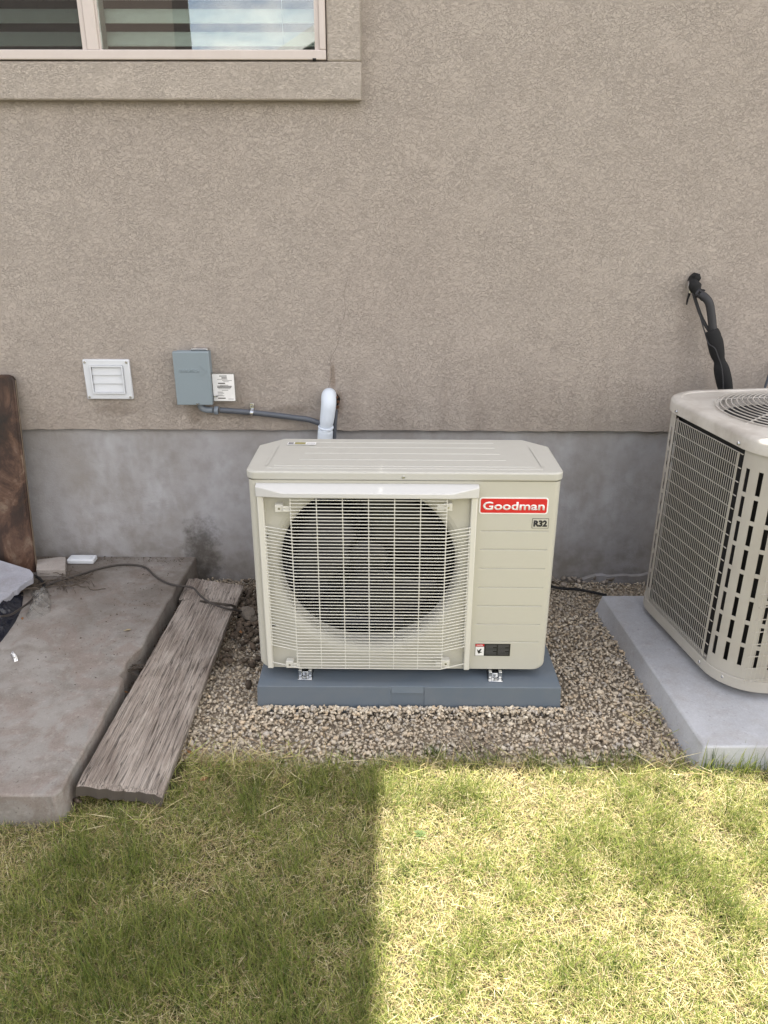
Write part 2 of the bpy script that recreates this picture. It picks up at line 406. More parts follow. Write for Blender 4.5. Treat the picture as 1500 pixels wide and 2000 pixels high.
# ================================================================== GROUND
WY = 3.07            # face of the foundation
g = MB().add([(-150,-150,-.022),(150,-150,-.022),(150,150,-.022),(-150,150,-.022)], [(0,1,2,3)]).build('ground', M['lawn'])
tag(g, kind='structure')
EDGE = 1.845         # lawn / gravel boundary
def edge_y(x):
    return EDGE + .018*math.sin(x*7.3+1) + .012*math.sin(x*19) + (.03 if x < -.35 else 0) + .02*math.sin(x*3.1) - .01*x
sb = MB(); xs = np.linspace(-.9, 2.6, 60)
for i, x in enumerate(xs): sb.v += [(x, edge_y(x), -.018), (x, WY+.1, -.018)]
sb.f = [(2*i, 2*i+2, 2*i+3, 2*i+1) for i in range(len(xs)-1)]
tag(sb.build('soil', M['soil']), kind='structure')

# ---- patio slab on the left, its long edge chipped
PT = .10
pc = [(-4.2, 1.598), (-.884, 1.600), (-.873, 1.622), (-.871, 1.835), (-.872, 2.11), (-.876, 2.14), (-.893, 2.16), (-.888, 2.20), (-.897, 2.23), (-.887, 2.29), (-.874, 2.33), (-.870, 2.6), (-.858, 2.9), (-.852, WY+.02), (-4.2, WY+.02)]
fine = []
for i in range(len(pc)):
    a = Vector(pc[i]); b = Vector(pc[(i+1) % len(pc)]); n = max(1, int((b-a).length/.03)) if 0 < i < 12 else 1
    if i in (12, 13): n = 1
    for k in range(n):
        p = a.lerp(b, k/n)
        if 0 < i < 12: p += Vector((random.uniform(-.003, .003), random.uniform(-.002, .002)))
        fine.append((p.x, p.y))
tag(MB().prism(fine, 'z', -.03, PT).build('patio', M['patio'], bevel=.006, seg=2), kind='structure')

# ================================================================== HOUSE
ST = WY - .022       # stucco face
Zd = onY(640, 838, ST).z            # stucco bottom line
house = empty('house', (0, WY, 0), 0, 'taupe stucco house wall on a grey foundation with a white-framed window', 'house')
def H(v): return (v[0], v[1]-WY, v[2])
def hb(mb): mb.v = [H(v) for v in mb.v]; return mb
SX = -.02            # where the two-storey part ends
# window opening measured on the photo
wr = onY(637, 60, ST).x; wb = onY(500, 120, ST).z; wl = wr - 1.55; wt = wb + 1.15
# upper stucco wall around the opening, with a slightly ragged drip edge
m = MB()
for (x0, x1, z0, z1) in ((-6, wl, Zd, 5.6), (wl, wr, Zd, wb), (wl, wr, wt, 5.6), (wr, SX, Zd, 5.6), (SX, 5, Zd, 2.95)):
    m.box(x0, x1, ST, ST+.2, z0, z1)
hb(m).build('stucco_wall', M['stucco'], house)
m = MB(); n = 420; x = -2.2
for i in range(n):
    x0 = -2.2 + i*.0125; m.box(x0, x0+.0125, ST-.0012 + random.uniform(-.0006, .0006), ST+.02, Zd-.003-abs(mnoise.noise((x0*9, 3, 1)))*.009, Zd+.001)
hb(m).build('drip_edge', M['stucco'], house)
m = MB().box(-6, 5, WY, WY+.2, -.1, Zd+.02); hb(m).build('foundation_wall', M['foundation'], house)
# broken lip of render at the foot of the foundation
for (xa, xb, zt) in ((-.42, -.08, .135), (.86, 1.6, .028)):
    m = MB(); n = 34; top = []
    for i in range(n+1):
        t = i/n; xx = xa+(xb-xa)*t; top.append((xx, zt + .030*mnoise.noise((xx*11, 1, 0)) + .012*mnoise.noise((xx*40, 1, 0))))
    m.prism([(xa, -.05)] + [(p[0], p[1]) for p in top] + [(xb, -.05)], 'y', WY-.022, WY-.001)
    hb(m).build('footing_lip', M['foundation'], house, bevel=.003)
# trim band round the window
tr = onY(706, 100, ST-.03).x; tb = onY(500, 196, ST-.03).z
m = MB(); m.box(wl-.15, tr, ST-.032, ST-.0015, tb, wb-.004); m.box(wr+.003, tr, ST-.032, ST-.0015, wb-.004, wt+.14)
m.box(wl-.15, wl-.003, ST-.032, ST-.0015, wb-.004, wt+.14); m.box(wl-.003, wr+.003, ST-.032, ST-.0015, wt+.004, wt+.14)
hb(m).build('window_trim', M['trim'], house, bevel=.006)
# window: vinyl frame
FY = ST - .036
m = MB(); ft = .032
m.box(wl, wr, FY, ST+.06, wb, wb+.030); m.box(wr-.022, wr, FY, ST+.06, wb+.030, wt); m.box(wl, wl+.03, FY, ST+.06, wb+.030, wt); m.box(wl+.03, wr-.022, FY, ST+.06, wt-.03, wt)
win = hb(m).build('window', M['vinyl'], house, bevel=.003)
gx0 = onY(189, 50, FY).x; mx0 = onY(151, 50, FY).x; mx1 = onY(187, 50, FY).x
gb = onY(400, 97, FY).z
m = MB(); m.box(mx0+.022, mx1, FY+.004, ST+.05, wb+.0305, wt-.0305); m.box(mx0+.004, mx0+.0215, FY+.010, ST+.05, wb+.0305, wt-.0305); hb(m).build('mullion', M['vinyl'], win, bevel=.002)
m = MB(); m.box(mx1+.0005, wr-.0225, FY+.010, ST+.05, wb+.0305, gb); m.box(wr-.038, wr-.0225, FY+.010, ST+.05, gb+.0005, wt-.0305)
m.box(mx1+.0005, mx1+.006, FY+.010, ST+.05, gb+.0005, wt-.0305)
hb(m).build('sash', M['vinyl'], win, bevel=.002)
m = MB(); m.box(wl+.0305, mx0+.0035, FY+.014, ST+.05, wb+.0305, gb-.006); hb(m).build('sash', M['vinyl'], win, bevel=.002)
m = MB().box(mx1+.0065, wr-.0385, FY+.020, FY+.024, gb+.001, wt-.031); hb(m).build('pane', M['glass'], win)
m = MB().box(wl+.031, mx0+.003, FY+.030, FY+.034, gb-.005, wt-.031); hb(m).build('pane', M['glass'], win)
m = MB().box(wl+.031, mx0+.003, FY+.017, FY+.0175, gb-.005, wt-.031); hb(m).build('insect_screen', M['screen'], win)
p = onY(614, 116, FY); m = MB().box(p.x-.006, p.x+.006, FY-.0012, FY+.01, p.z-.0035, p.z+.0035); hb(m).build('weep_hole', M['hole'], win)
# blinds
BY = ST + .085
slat_me = None; z = gb + .012; k = 0
m = MB().box(wl+.04, wr-.03, BY-.016, BY+.016, gb-.005, gb+.012); hb(m).build('bottom_rail', M['slat'], win, bevel=.004)
pitch = .069; z = gb+.050
while z < wt:
    if slat_me is None:
        sm = MB(); pr = [(-.034, -.0295), (-.012, -.0075), (.008, .0095), (.031, .0275)]
        pr = [(-.020, -.024), (-.0085, -.009), (.004, .007), (.019, .024)]
        pts = pr + [(a-.0012, b+.0026) for a, b in pr[::-1]]
        sm.prism(pts, 'x', -(wr-wl-.08)/2, (wr-wl-.08)/2)
        slat_me = sm.build('slat', M['slat'], win, smooth=True, angle=60); slat_me.location = ((wl+wr)/2, BY-WY, z)
    else: dup(slat_me, loc=((wl+wr)/2, BY-WY, z + random.uniform(-.0015, .0015)))
    z += pitch
for px in (372, 552):
    q = onY(px, 60, BY-.03); pts = [(q.x, q.y-WY, wt-.05), (q.x, q.y-WY, gb+.08), (q.x+.003, q.y-WY, gb+.03)]
    MB().tube(pts, .0012, 5).build('lift_cord', M['white'], win)
m = MB(); m.box(wl-.1, wr+.1, ST+.6, ST+.62, wb-.1, wt+.1); m.box(wl-.1, wr+.1, ST+.201, ST+.6, wb-.12, wb-.1); m.box(wl-.1, wr+.1, ST+.201, ST+.6, wt+.1, wt+.12)
m.box(wl-.12, wl-.1, ST+.201, ST+.6, wb-.1, wt+.1); m.box(wr+.1, wr+.12, ST+.201, ST+.6, wb-.1, wt+.1)
hb(m).build('room_lining', M['room'], win)
# roofs: a low eave on the right, the high eave on the left (both above the picture)
def roof(x0, x1, z, over, name='roof'):
    m = MB(); pr = [(ST-over, z), (ST-over, z+.18), (ST+3.5, z+1.4), (ST+7, z+.18), (ST+7, z)]
    m.prism(pr, 'x', x0, x1); return hb(m).build(name, M['roofing'], house)
rf = roof(SX+.001, 7, 2.95, .072)
m = MB().box(SX+.001, 7, ST-.092, ST-.073, 2.93, 3.13); hb(m).build('fascia', M['fascia'], rf)
rf2 = roof(-7, SX, 5.6, .30)
m = MB().box(-7, SX, ST-.32, ST-.301, 5.58, 5.80); hb(m).build('fascia', M['fascia'], rf2)
for bxx in ((SX-.2, SX, ST+.2, ST+6.8, 0, 5.6), (-6.2, -6, ST, ST+6.8, 0, 5.6), (5, 5.2, ST, ST+6.8, 0, 2.95)): hb(MB().box(*bxx)).build('side_wall', M['stucco'], house)

# hairline cracks in the render (thin black tubes drawn as recessed-looking seams)
def crack(pts, name='crack', r=.0004):
    P = [onY(px, py, ST-.0002) for px, py in pts]; q = smoothpath(P, 5); q = [v + Vector((random.uniform(-.0015, .0015), 0, random.uniform(-.001, .001))) for v in q]
    m = MB(); m.tube(q, [r*random.uniform(.5, 1.2) for _ in q], 4); hb(m).build(name, M['hole'], house)
crack([(641, 758), (648, 730), (645, 705), (660, 670), (664, 640), (674, 610), (672, 575), (680, 545)])

# ================================================================== NEIGHBOUR behind the camera (seen only mirrored in the panes)
nb = empty('neighbour_house', (1.95, -13, 0), 0, 'pale two-storey neighbour house with white gable fascia behind the lawn', 'house')
m = MB(); m.prism([(-5, 0), (3.2, 0), (3.2, 4.0), (-.9, 6.3), (-5, 4.0)], 'y', -6, 0); m.build('wall', M['siding'], nb)
for s in (-1, 1):
    e = Vector((-.9 + s*4.7, 0, 3.66)); t = Vector((-.9, 0, 6.32)); 
    pts = [(e.x, e.z), (t.x, t.z), (t.x, t.z+.12), (e.x, e.z+.12)]
    rr = MB().prism(pts, 'y', -6.4, .5).build('roof', M['roofing'], nb)
    pts = [(e.x, e.z-.16), (t.x, t.z-.16), (t.x, t.z+.14), (e.x, e.z+.14)]
    MB().prism(pts, 'y', .501, .54).build('fascia', M['fascia'], rr)
for x in (-3.2, .2):
    f = MB().box(x, x+1.3, .001, .06, 1.1, 2.3).build('window', M['fascia'], nb); MB().box(x+.08, x+1.22, .0605, .066, 1.18, 2.22).build('pane', M['room'], f)
nb2 = empty('brick_house', (-4.4, -12, 0), 0, 'dark brick house corner behind the lawn on the left', 'house')
MB().box(-9, 0, -1.5, 0, 0, 6.8).build('wall', plain('dark_brick', (.11, .085, .075), .9), nb2); MB().prism([(.25, 6.8), (-9.2, 6.8), (-9.2, 6.95), (-4.5, 8.6), (.25, 6.95)], 'y', -1.7, .3).build('roof', M['roofing'], nb2)
f = MB().box(-3.2, -1.9, .001, .05, 1., 2.2).build('window', M['fascia'], nb2); MB().box(-3.1, -2, .0505, .056, 1.1, 2.1).build('pane', M['room'], f)
fc = empty('garden_fence', (0, -9, 0), 0, 'tan vinyl privacy fence at the far end of the lawn', 'fence')
first = None
for i in range(60):
    if first is None: first = MB().box(0, .148, 0, .03, .05, 1.8).build('board', M['fence'], fc); first.location = (-9, 0, 0)
    else: dup(first, loc=(-9 + i*.15*2, 0, 0), scale=(2, 1, 1))

# ================================================================== HEAT PUMP (side-discharge unit)
PADTOP = .083
YF = 2.185
c0 = onY(787.5, 1120, YF)
hp = empty('heat_pump', (c0.x, YF, PADTOP), R(-.35), 'cream side-discharge outdoor unit with round fan behind a white wire grille', 'heat pump')
def L3(px, py, y=0.):   # photo pixel on the unit's front plane (offset y) -> local
    q = onY(px, py, YF + y); v = q - hp.location; v.rotate(Matrix.Rotation(R(.35), 3, 'Z')); return v
W2 = .4745; D = .335; ZB = .032; ZT = L3(789, 939).z; BR = .022
LT = L3(789, 922, -.004).z
CH1, CH2 = .075, .075
def bodyfix(v):
    x, y, z = v
    if z < ZB + BR and abs(x) > W2 - .06:
        t = (ZB + BR - z); off = BR - math.sqrt(max(0, BR*BR - t*t)); x = math.copysign(abs(x) - off*min(1, (abs(x)-(W2-.06))/.035), x)
    return (x, y, z)
m = MB()
path = [(W2-.0240, 0), (W2-BR, 0)] + [(W2-BR+BR*math.sin(R(a)), BR-BR*math.cos(R(a))) for a in range(5, 91, 5)] + [(W2, D-CH2), (W2-CH1, D), (-W2+CH1, D), (-W2, D-CH2)] + [(-W2+BR-BR*math.cos(R(a)), BR-BR*math.sin(R(a))) for a in range(0, 91, 5)] + [(-W2+.0240, 0), (-W2+.0605, 0)]
zs = [ZB + BR*(1-math.cos(R(a))) for a in range(0, 91, 15)] + [ZT]
for (px_, py_) in path:
    for z in zs: m.v.append((px_, py_, z))
nz_ = len(zs)
for i in range(len(path)-1):
    for j in range(nz_-1): m.f.append((i*nz_+j, (i+1)*nz_+j, (i+1)*nz_+j+1, i*nz_+j+1))
# front: fan section with a round opening
fc_ = L3(718, 1113); FR = .281; xL, xR = -W2+.0605, L3(922, 1100).x
NA = 144; ring = []; outer = []
zlo, zhi = ZB, ZT
for i in range(NA):
    a = 2*math.pi*(i+.5)/NA; ca, sa = math.cos(a), math.sin(a)
    tx = ((xR-fc_.x)/ca if ca > 0 else (xL-fc_.x)/ca) if abs(ca) > 1e-6 else 1e9
    tz = ((zhi-fc_.z)/sa if sa > 0 else (zlo-fc_.z)/sa) if abs(sa) > 1e-6 else 1e9
    t = min(tx, tz); outer.append((fc_.x+ca*t, 0, fc_.z+sa*t)); ring.append((ca, sa))
o = len(m.v); m.v += outer
prof = [(FR+.034, 0), (FR+.022, .0025), (FR+.012, .008), (FR+.004, .017), (FR, .03), (FR, .075)]
for r, y in prof:
    for ca, sa in ring:
        rr = r
        zz = max(zlo+.004, min(zhi-.024, fc_.z+sa*rr)) 
        m.v.append((max(xL+.004, min(xR-.004, fc_.x+ca*rr)), y, zz))
for lv in range(len(prof)):
    for i in range(NA):
        j = (i+1) % NA; a0 = o+lv*NA; b0 = o+(lv+1)*NA; m.f.append((a0+i, a0+j, b0+j, b0+i))
# corner fills of the front
for cx, cz in ((xL, zlo), (xR, zlo), (xL, zhi), (xR, zhi)):
    k = len(m.v); best = sorted(range(NA), key=lambda i: (outer[i][0]-cx)**2 + (outer[i][2]-cz)**2)[:2]
    m.v.append((cx, 0, cz)); m.f.append((k, o+best[0], o+best[1]))
# front: service section with pressed ribs
gz = [L3(1000, y).z for y in (1037, 1073, 1110, 1147, 1183, 1219, 1253)]
g0 = L3(932, 1150).x; g1 = L3(1064, 1150).x; xE = W2-.0240; g1 = min(g1, xE-.003)
xx = [xR, g0, g0+.004, g1-.004, g1, xE]; zz = [zlo]
for z in sorted(gz): zz += [z-.0024, z, z+.0024]
zz.append(zhi)
zz0_ = zz; zz = sorted(zz + [z for z in zs[1:-1]]); gcs = set(round(z, 6) for z in gz)
o = len(m.v)
for i, x in enumerate(xx):
    for j, z in enumerate(zz):
        y = 0.
        if i in (2, 3) and round(z, 6) in gcs: y = .0034
        m.v.append((x, y, z))
for i in range(len(xx)-1):
    for j in range(len(zz)-1):
        a = o+i*len(zz)+j; m.f.append((a, a+len(zz), a+len(zz)+1, a+1))
m.v = [bodyfix(v) for v in m.v]
body = m.build('body', M['cream'], hp)
bm = bmesh.new(); bm.from_mesh(body.data); bmesh.ops.remove_doubles(bm, verts=bm.verts, dist=.0003); bmesh.ops.recalc_face_normals(bm, faces=bm.faces); bm.to_mesh(body.data); bm.free()

# bottom pan
m = MB().prism([(x*.985, .006+y*.97) for x, y in path], 'z', ZB+.002, ZB+.012); m.build('base_pan', M['cream'], hp)
# lid
LW = W2+.006
lp = [(LW-.034+.034*math.sin(R(a)), -.006+.034-.034*math.cos(R(a))) for a in range(0, 91, 9)] + [(LW, D-CH2+.004), (LW-CH1, D+.007), (-LW+CH1, D+.007), (-LW, D-CH2+.004)] + [(-LW+.034-.034*math.cos(R(a)), -.006+.034-.034*math.sin(R(a))) for a in range(0, 91, 9)]
lid = MB().prism(lp, 'z', ZT+.0015, LT).build('lid', M['cream_lid'], hp, bevel=.006, seg=4)
for k, (y, xa, xb) in enumerate(((.030, -.42, .42), (.052, -.40, .40), (.115, -.33, .32), (.18, -.32, .31), (.245, -.31, .30), (.300, -.30, .30))):
    m = MB().box(xa, xb, y-.005, y+.005, LT-.002, LT+.0013); m.build('ridge', M['cream_lid'], lid, bevel=.002, seg=2)
for s in (-1, 1):
    m = MB(); m.add([(s*.425, .05, LT+.0004), (s*.419, .05, LT+.0016), (s*.413, .25, LT+.0016), (s*.419, .25, LT+.0004), (s*.431, .05, LT+.0004), (s*.425, .25, LT+.0004)], [(0,1,2,3), (1,4,5,2)]); m.build('crease', M['cream_lid'], lid)
m = MB().box(-.395, -.285, .275, .297, LT+.0001, LT+.0007) if False else None
def decal(mb_name, px0, px1, yy0, yy1, mat, parent, z): return MB().box(px0, px1, yy0, yy1, z, z+.0005).build(mb_name, mat, parent)
lx = [onY(562, 868, YF+.275).x - hp.location.x, onY(614, 868, YF+.275).x - hp.location.x]
stk = decal('rating_sticker', lx[0]-.002, lx[1]+.004, .262, .288, M['labelwhite'], hp, LT+.0025)
decal('sticker_print', lx[0]+.022, lx[0]+.058, .265, .285, M['gold'], stk, LT+.0031)
decal('sticker_print', lx[0]+.001, lx[0]+.018, .266, .284, M['greyink'], stk, LT+.0031)
decal('sticker_print', lx[0]+.062, lx[1]+.001, .273, .276, M['greyink'], stk, LT+.0031)
q = L3(788, 932, -.006); MB().lathe([(0, -.0035), (.004, -.0035), (.0055, -.001), (.0055, .001)], 12, (q.x, -.006, q.z), 'y').build('lid_screw', M['zinc'], hp)
# inside: dark chamber, coil, fan
m = MB(); m.box(xL+.004, xR-.002, .30, .302, zlo+.01, zhi-.01); m.box(xL+.002, xL+.004, .03, .30, zlo+.01, zhi-.01); m.box(xR-.002, xR, .03, .30, zlo+.01, zhi-.01)
m.box(xL+.004, xR-.002, .03, .30, zhi-.012, zhi-.010); m.box(xL+.004, xR-.002, .03, .30, zlo+.010, zlo+.012)
m.build('fan_chamber', M['void'], hp)
m = MB()
for i in range(70):
    x = xL+.03+i*(xR-xL-.06)/69; m.box(x, x+.0006, .275, .295, zlo+.03, zhi-.03)
co_ = m.build('coil_fins', plain('coil_fin', (.006, .006, .008), .6), hp); co_['kind'] = 'stuff'
fan = MB().lathe([(0, .075), (.045, .078), (.062, .09), (.065, .16), (.0, .16)], 28, (fc_.x, 0, fc_.z), 'y').build('fan', M['fan'], hp, smooth=True)
for b in range(3):
    m = MB(); vs = []; nr, na = 9, 10
    for i in range(nr):
        r = .060 + (.245-.060)*i/(nr-1)
        for j in range(na):
            t = j/(na-1); a = R(b*120 + 38) + R(20*(i/(nr-1))**1.5) + (t-.5)*R(84+8*math.sin(i/(nr-1)*3.1))
            y = .145 - .065*t - .01*math.sin(t*3.14)
            vs.append((fc_.x+r*math.cos(a), y, fc_.z+r*math.sin(a)))
    fs = [(i*na+j, i*na+j+1, (i+1)*na+j+1, (i+1)*na+j) for i in range(nr-1) for j in range(na-1)]
    m.add(vs, fs); bl = m.build('blade', M['fan'], fan, smooth=True)
    sd = bl.modifiers.new('thickness', 'SOLIDIFY'); sd.thickness = .003
MB().lathe([(0, .066), (.004, .067), (.007, .072), (.007, .079)], 6, (fc_.x, 0, fc_.z), 'y').build('fan_nut', M['zinc'], fan)
m = MB(); m.box(fc_.x-.045, fc_.x-.033, .20, .215, zlo+.02, zhi-.02); m.box(fc_.x+.033, fc_.x+.045, .20, .215, zlo+.02, zhi-.02); m.box(fc_.x-.06, fc_.x+.06, .165, .198, fc_.z-.06, fc_.z+.06)
m.build('motor_bracket', plain('bracket_steel', (.04, .04, .045), .45, .5), hp, bevel=.003)
m = MB().box(fc_.x-.10, fc_.x+.12, .17, .185, zlo+.06, zlo+.12); m.build('motor_wiring_tray', plain('tray_steel', (.10, .105, .13), .35, .6), hp, bevel=.004)

# grille
GY, GF = -.010, -.047           # depth of the side bars and of the flat front
gLx, gRx = L3(518, 1130, GY).x, L3(919, 1130, GY).x
zTop = L3(720, 970, GF).z; zBot = L3(720, 1306, GF).z
bxL, bxR = L3(573, 1100, GF).x, L3(868, 1100, GF).x
# hood
hzT = L3(720, 946, GY).z; hzF = L3(720, 964, GF-.004).z; hzl = L3(720, 974, GF-.004).z
xo0, xo1 = gLx-.013, gRx+.013; xi0, xi1 = L3(551, 966, GF).x, L3(884, 966, GF).x; yb, yfm, yf = -.0005, GY-.008, GF-.006
top = [(xo0, yb, hzT), (xo0, yfm, hzT-.006), (xi0, yf, hzF), (xi1, yf, hzF), (xo1, yfm, hzT-.006), (xo1, yb, hzT)]
lo = [(x, y, (hzl if i in (2, 3) else hzT-.040)) for i, (x, y, z) in enumerate(top)]
m = MB().add(top+lo, [(0,1,2,3,4,5), (6,11,10,9,8,7)] + [(i, (i+1) % 6, 6+(i+1) % 6, 6+i) for i in range(6)]); grille = m.build('grille', M['hood'], hp, bevel=.0025, seg=2); grille['label'] = 'white wire fan grille under a pale sloping hood'
sb_ = MB().box(-.0095, .0095, GY-.006, -.0005, ZB+.004, ZT-.030).build('side_bar', M['cream_wire'], grille, bevel=.003); sb_.location = (gLx, 0, 0); dup(sb_, loc=(gRx, 0, 0))
WR = .00145
ycut = [(975+6.15*i) for i in range(54)]
nfull = None; nshort = None
z0 = L3(720, 978, GF).z; z1 = zBot; NW = 54
for i in range(NW):
    t = i/(NW-1); z = z0 + (z1-z0)*t
    xb0 = bxL; xb1 = bxR
    short = (i <= 8 or (NW-6 <= i < NW-1))
    key = 'short' if short else 'full'
    thick = 1.35 if (i % 6 == 5) else 1.
    if short:
        if nshort is None: nshort = MB().tube([(xb0-.004, GF, 0), (xb1+.004, GF, 0)], WR, 6).build('wire', M['cream_wire'], grille, smooth=True); o = nshort
        else: o = dup(nshort)
    else:
        if nfull is None:
            pts = [(gLx+.0085, GY-.004, 0), (xb0-.006, GF+.003, 0), (xb0+.002, GF, 0), (xb1-.002, GF, 0), (xb1+.006, GF+.003, 0), (gRx-.0085, GY-.004, 0)]
            nfull = MB().tube(pts, WR, 6).build('wire', M['cream_wire'], grille, smooth=True); o = nfull
        else: o = dup(nfull)
    o.location = (0, 0, z); o.scale = (1, 1, thick)
vx = [bxL - .002 + (bxR-bxL+.004)*k/6 for k in range(7)]
fv = None
for x in vx:
    if fv is None: fv = MB().tube([(0, GF+.0028, zBot-.001), (0, GF+.0028, zTop+.012)], WR*1.15, 6).build('upright_wire', M['cream_wire'], grille, smooth=True); fv.location = (x, 0, 0)
    else: dup(fv, loc=(x, 0, 0))
zc1 = z0+(z1-z0)*(9/(NW-1))+.002; zc0 = z0+(z1-z0)*((NW-7)/(NW-1))-.002
ev = MB().tube([(0, GY-.003, zc0), (0, GY-.003, zc1)], WR, 6).build('upright_wire', M['cream_wire'], grille, smooth=True); ev.location = (gLx+.011, 0, 0); dup(ev, loc=(gRx-.011, 0, 0))
# clips
cl = None
for (px, py, s) in ((546, 990, -1), (875, 987, 1), (567, 1294, -1), (870, 1291, 1)):
    q = L3(px, py, -.02)
    if cl is None:
        m = MB(); m.box(-.012, .012, -.024, -.0205, -.012, .012); m.box(-.012, .012, -.0205, -.0005, .0095, .012)
        m.box(.0121, .034, -.030, -.026, -.0085, -.0005); m.box(.0121, .034, -.030, -.026, .0015, .0095)
        cl = m.build('clip', M['cream_wire'], hp, bevel=.0012); o = cl
    else: o = dup(cl)
    o.location = (q.x, -.012, q.z); o.scale = (1 if s < 0 else -1, 1, 1)
    sc = MB().lathe([(0, -.002), (.0035, -.0015), (.0035, 0)], 10, (0, -.024, 0), 'y').build('screw', M['zinc'], o)
# dark slots at the left of the grille
for (px, py) in ((519, 1048), (534, 1222)):
    q = L3(px, py, 0); MB().box(q.x-.008, q.x+.008, -.0006, .0004, q.z-.004, q.z+.004).build('slot', M['hole'], hp)
# badge
def rrect(x0, x1, z0, z1, r, n=5):
    return arc(x1-r, z0+r, r, -90, 0, n) + arc(x1-r, z1-r, r, 0, 90, n) + arc(x0+r, z1-r, r, 90, 180, n) + arc(x0+r, z0+r, r, 180, 270, n)
a = L3(935, 1003); b = L3(1072, 971)
badge = MB().prism(rrect(a.x, b.x, a.z, b.z, .009), 'y', -.0016, -.0002).build('brand_badge', M['labelwhite'], hp)
MB().prism(rrect(a.x+.0042, b.x-.0042, a.z+.0042, b.z-.0042, .006), 'y', -.0021, -.0017).build('badge_field', M['red'], badge)
text('Goodman', 'badge_lettering', M['labelwhite'], badge, ((a.x+b.x)/2, -.0026, (a.z+b.z)/2-.0003), (b.z-a.z)*.50, (b.x-a.x)*.895, bold=.022)
a = L3(1038, 1031); b = L3(1072, 1012)
r32 = MB().prism(rrect(a.x, b.x, a.z, b.z, .001, 1), 'y', -.0010, -.0002).build('refrigerant_badge', M['ink'], hp)
MB().prism(rrect(a.x+.0012, b.x-.0012, a.z+.0012, b.z-.0012, .001, 1), 'y', -.0013, -.0011).build('badge_field', M['cream'], r32)
text('R32', 'badge_lettering', M['ink'], r32, ((a.x+b.x)/2, -.0018, (a.z+b.z)/2), (b.z-a.z)*.66, (b.x-a.x)*.82, bold=.055)
a = L3(927, 1280); b = L3(997, 1257)
wl_ = MB().box(a.x, b.x, -.0010, -.0002, a.z, b.z).build('warning_label', M['ink'], hp)
pw = (b.x-a.x)*.255; ph = b.z-a.z
MB().box(a.x+.0012, a.x+pw, -.0013, -.0011, a.z+.0012, a.z+ph*.76).build('pictogram_field', M['labelwhite'], wl_)
MB().box(a.x+.0012, a.x+pw, -.0013, -.0011, a.z+ph*.79, b.z-.001).build('danger_band', M['red'], wl_)
m = MB(); cx, cz = a.x+pw*.5, a.z+ph*.38
m.prism([(cx-.009, cz+.009), (cx-.003, cz+.003), (cx+.004, cz+.010), (cx+.007, cz+.009), (cx+.002, cz-.001), (cx+.009, cz-.004), (cx+.001, cz-.006), (cx-.001, cz-.010), (cx-.005, cz-.005)], 'y', -.0016, -.00135)
m.build('hand_pictogram', M['ink'], wl_)
text('DANGER', 'danger_lettering', M['labelwhite'], wl_, (a.x+pw*.5, -.0017, a.z+ph*.885), ph*.10, pw*.66, bold=.02)
k = 0
for cpos in (.30, .65):
    for r_ in range(8):
        ww = (b.x-a.x)*(.31 - (.10 if r_ % 3 == 2 else 0)); x0 = a.x+(b.x-a.x)*cpos; z_ = b.z - ph*(.10+.105*r_)
        MB().box(x0, x0+ww, -.0012, -.00105, z_-.0007, z_+.0002).build('label_line', M['greyink'], wl_); k += 1
# feet
ft_ = None
for px in (597, 966):
    for back in (0, 1):
        q = L3(px, 1315)
        if ft_ is None:
            m = MB(); m.box(-.024, .024, -.030, .04, .0005, .004)
            m.box(-.022, -.011, -.016, .035, .0042, .030); m.box(.011, .022, -.016, .035, .0042, .030); m.box(-.0105, .0105, -.008, -.002, .0042, .020)
            ft_ = m.build('foot', M['zinc'], hp, bevel=.0022); o = ft_
        else: o = dup(ft_)
        o.location = (q.x, .0 if not back else D-.045, 0)
        if not back: MB().lathe([(0, .011), (.005, .011), (.006, .009), (.006, .0041)], 6, (0, -.022, 0)).build('bolt', M['zinc'], o)

# ---- plastic pad
a = onZ(503, 1350, PADTOP); b = onZ(1095, 1346, PADTOP)
px0, px1 = a.x, b.x; PYF = YF - .062; PYB = YF + D + .08
a = onY(503, 1350, PYF); b = onY(1096, 1345, PYF); px0, px1 = a.x, b.x
tx0, tx1 = onY(763, 1345, PYF).x, onY(829, 1345, PYF).x
pad = empty('equipment_pad', ((px0+px1)/2, PYF, -.02), 0, 'blue-grey plastic equipment pad under the cream unit on the gravel', 'equipment pad')
cx = (px0+px1)/2; hw = (px1-px0)/2; T = PADTOP+.02
m = MB(); flare = .006
pts = [(-hw, 0), (tx0-cx, 0), (tx0-cx, .0035), (tx1-cx, .0035), (tx1-cx, 0), (hw, 0), (hw, PYB-PYF), (-hw, PYB-PYF)]
m.add([(x*1.008, y-.004 if y < .1 else y, 0) for x, y in pts] + [(x, y, T) for x, y in pts], [tuple(range(8))[::-1], tuple(range(8, 16))] + [(i, (i+1) % 8, 8+(i+1) % 8, 8+i) for i in range(8)])
m.build('pad_body', M['pad'], pad, bevel=.007, seg=3)
m = MB(); m.add([(tx0-cx+.002, -.0015, T-.0245), (tx1-cx-.002, -.0015, T-.0245), (tx1-cx-.002, .0030, T-.0245), (tx0-cx+.002, .0030, T-.0245), (tx0-cx+.002, .004, T-.001), (tx1-cx-.002, .004, T-.001), (tx1-cx-.002, .02, T-.001), (tx0-cx+.002, .02, T-.001)], [(0,3,2,1),(4,5,6,7),(0,1,5,4),(1,2,6,5),(2,3,7,6),(3,0,4,7)])
m.build('pad_tab', M['pad'], pad, bevel=.001)

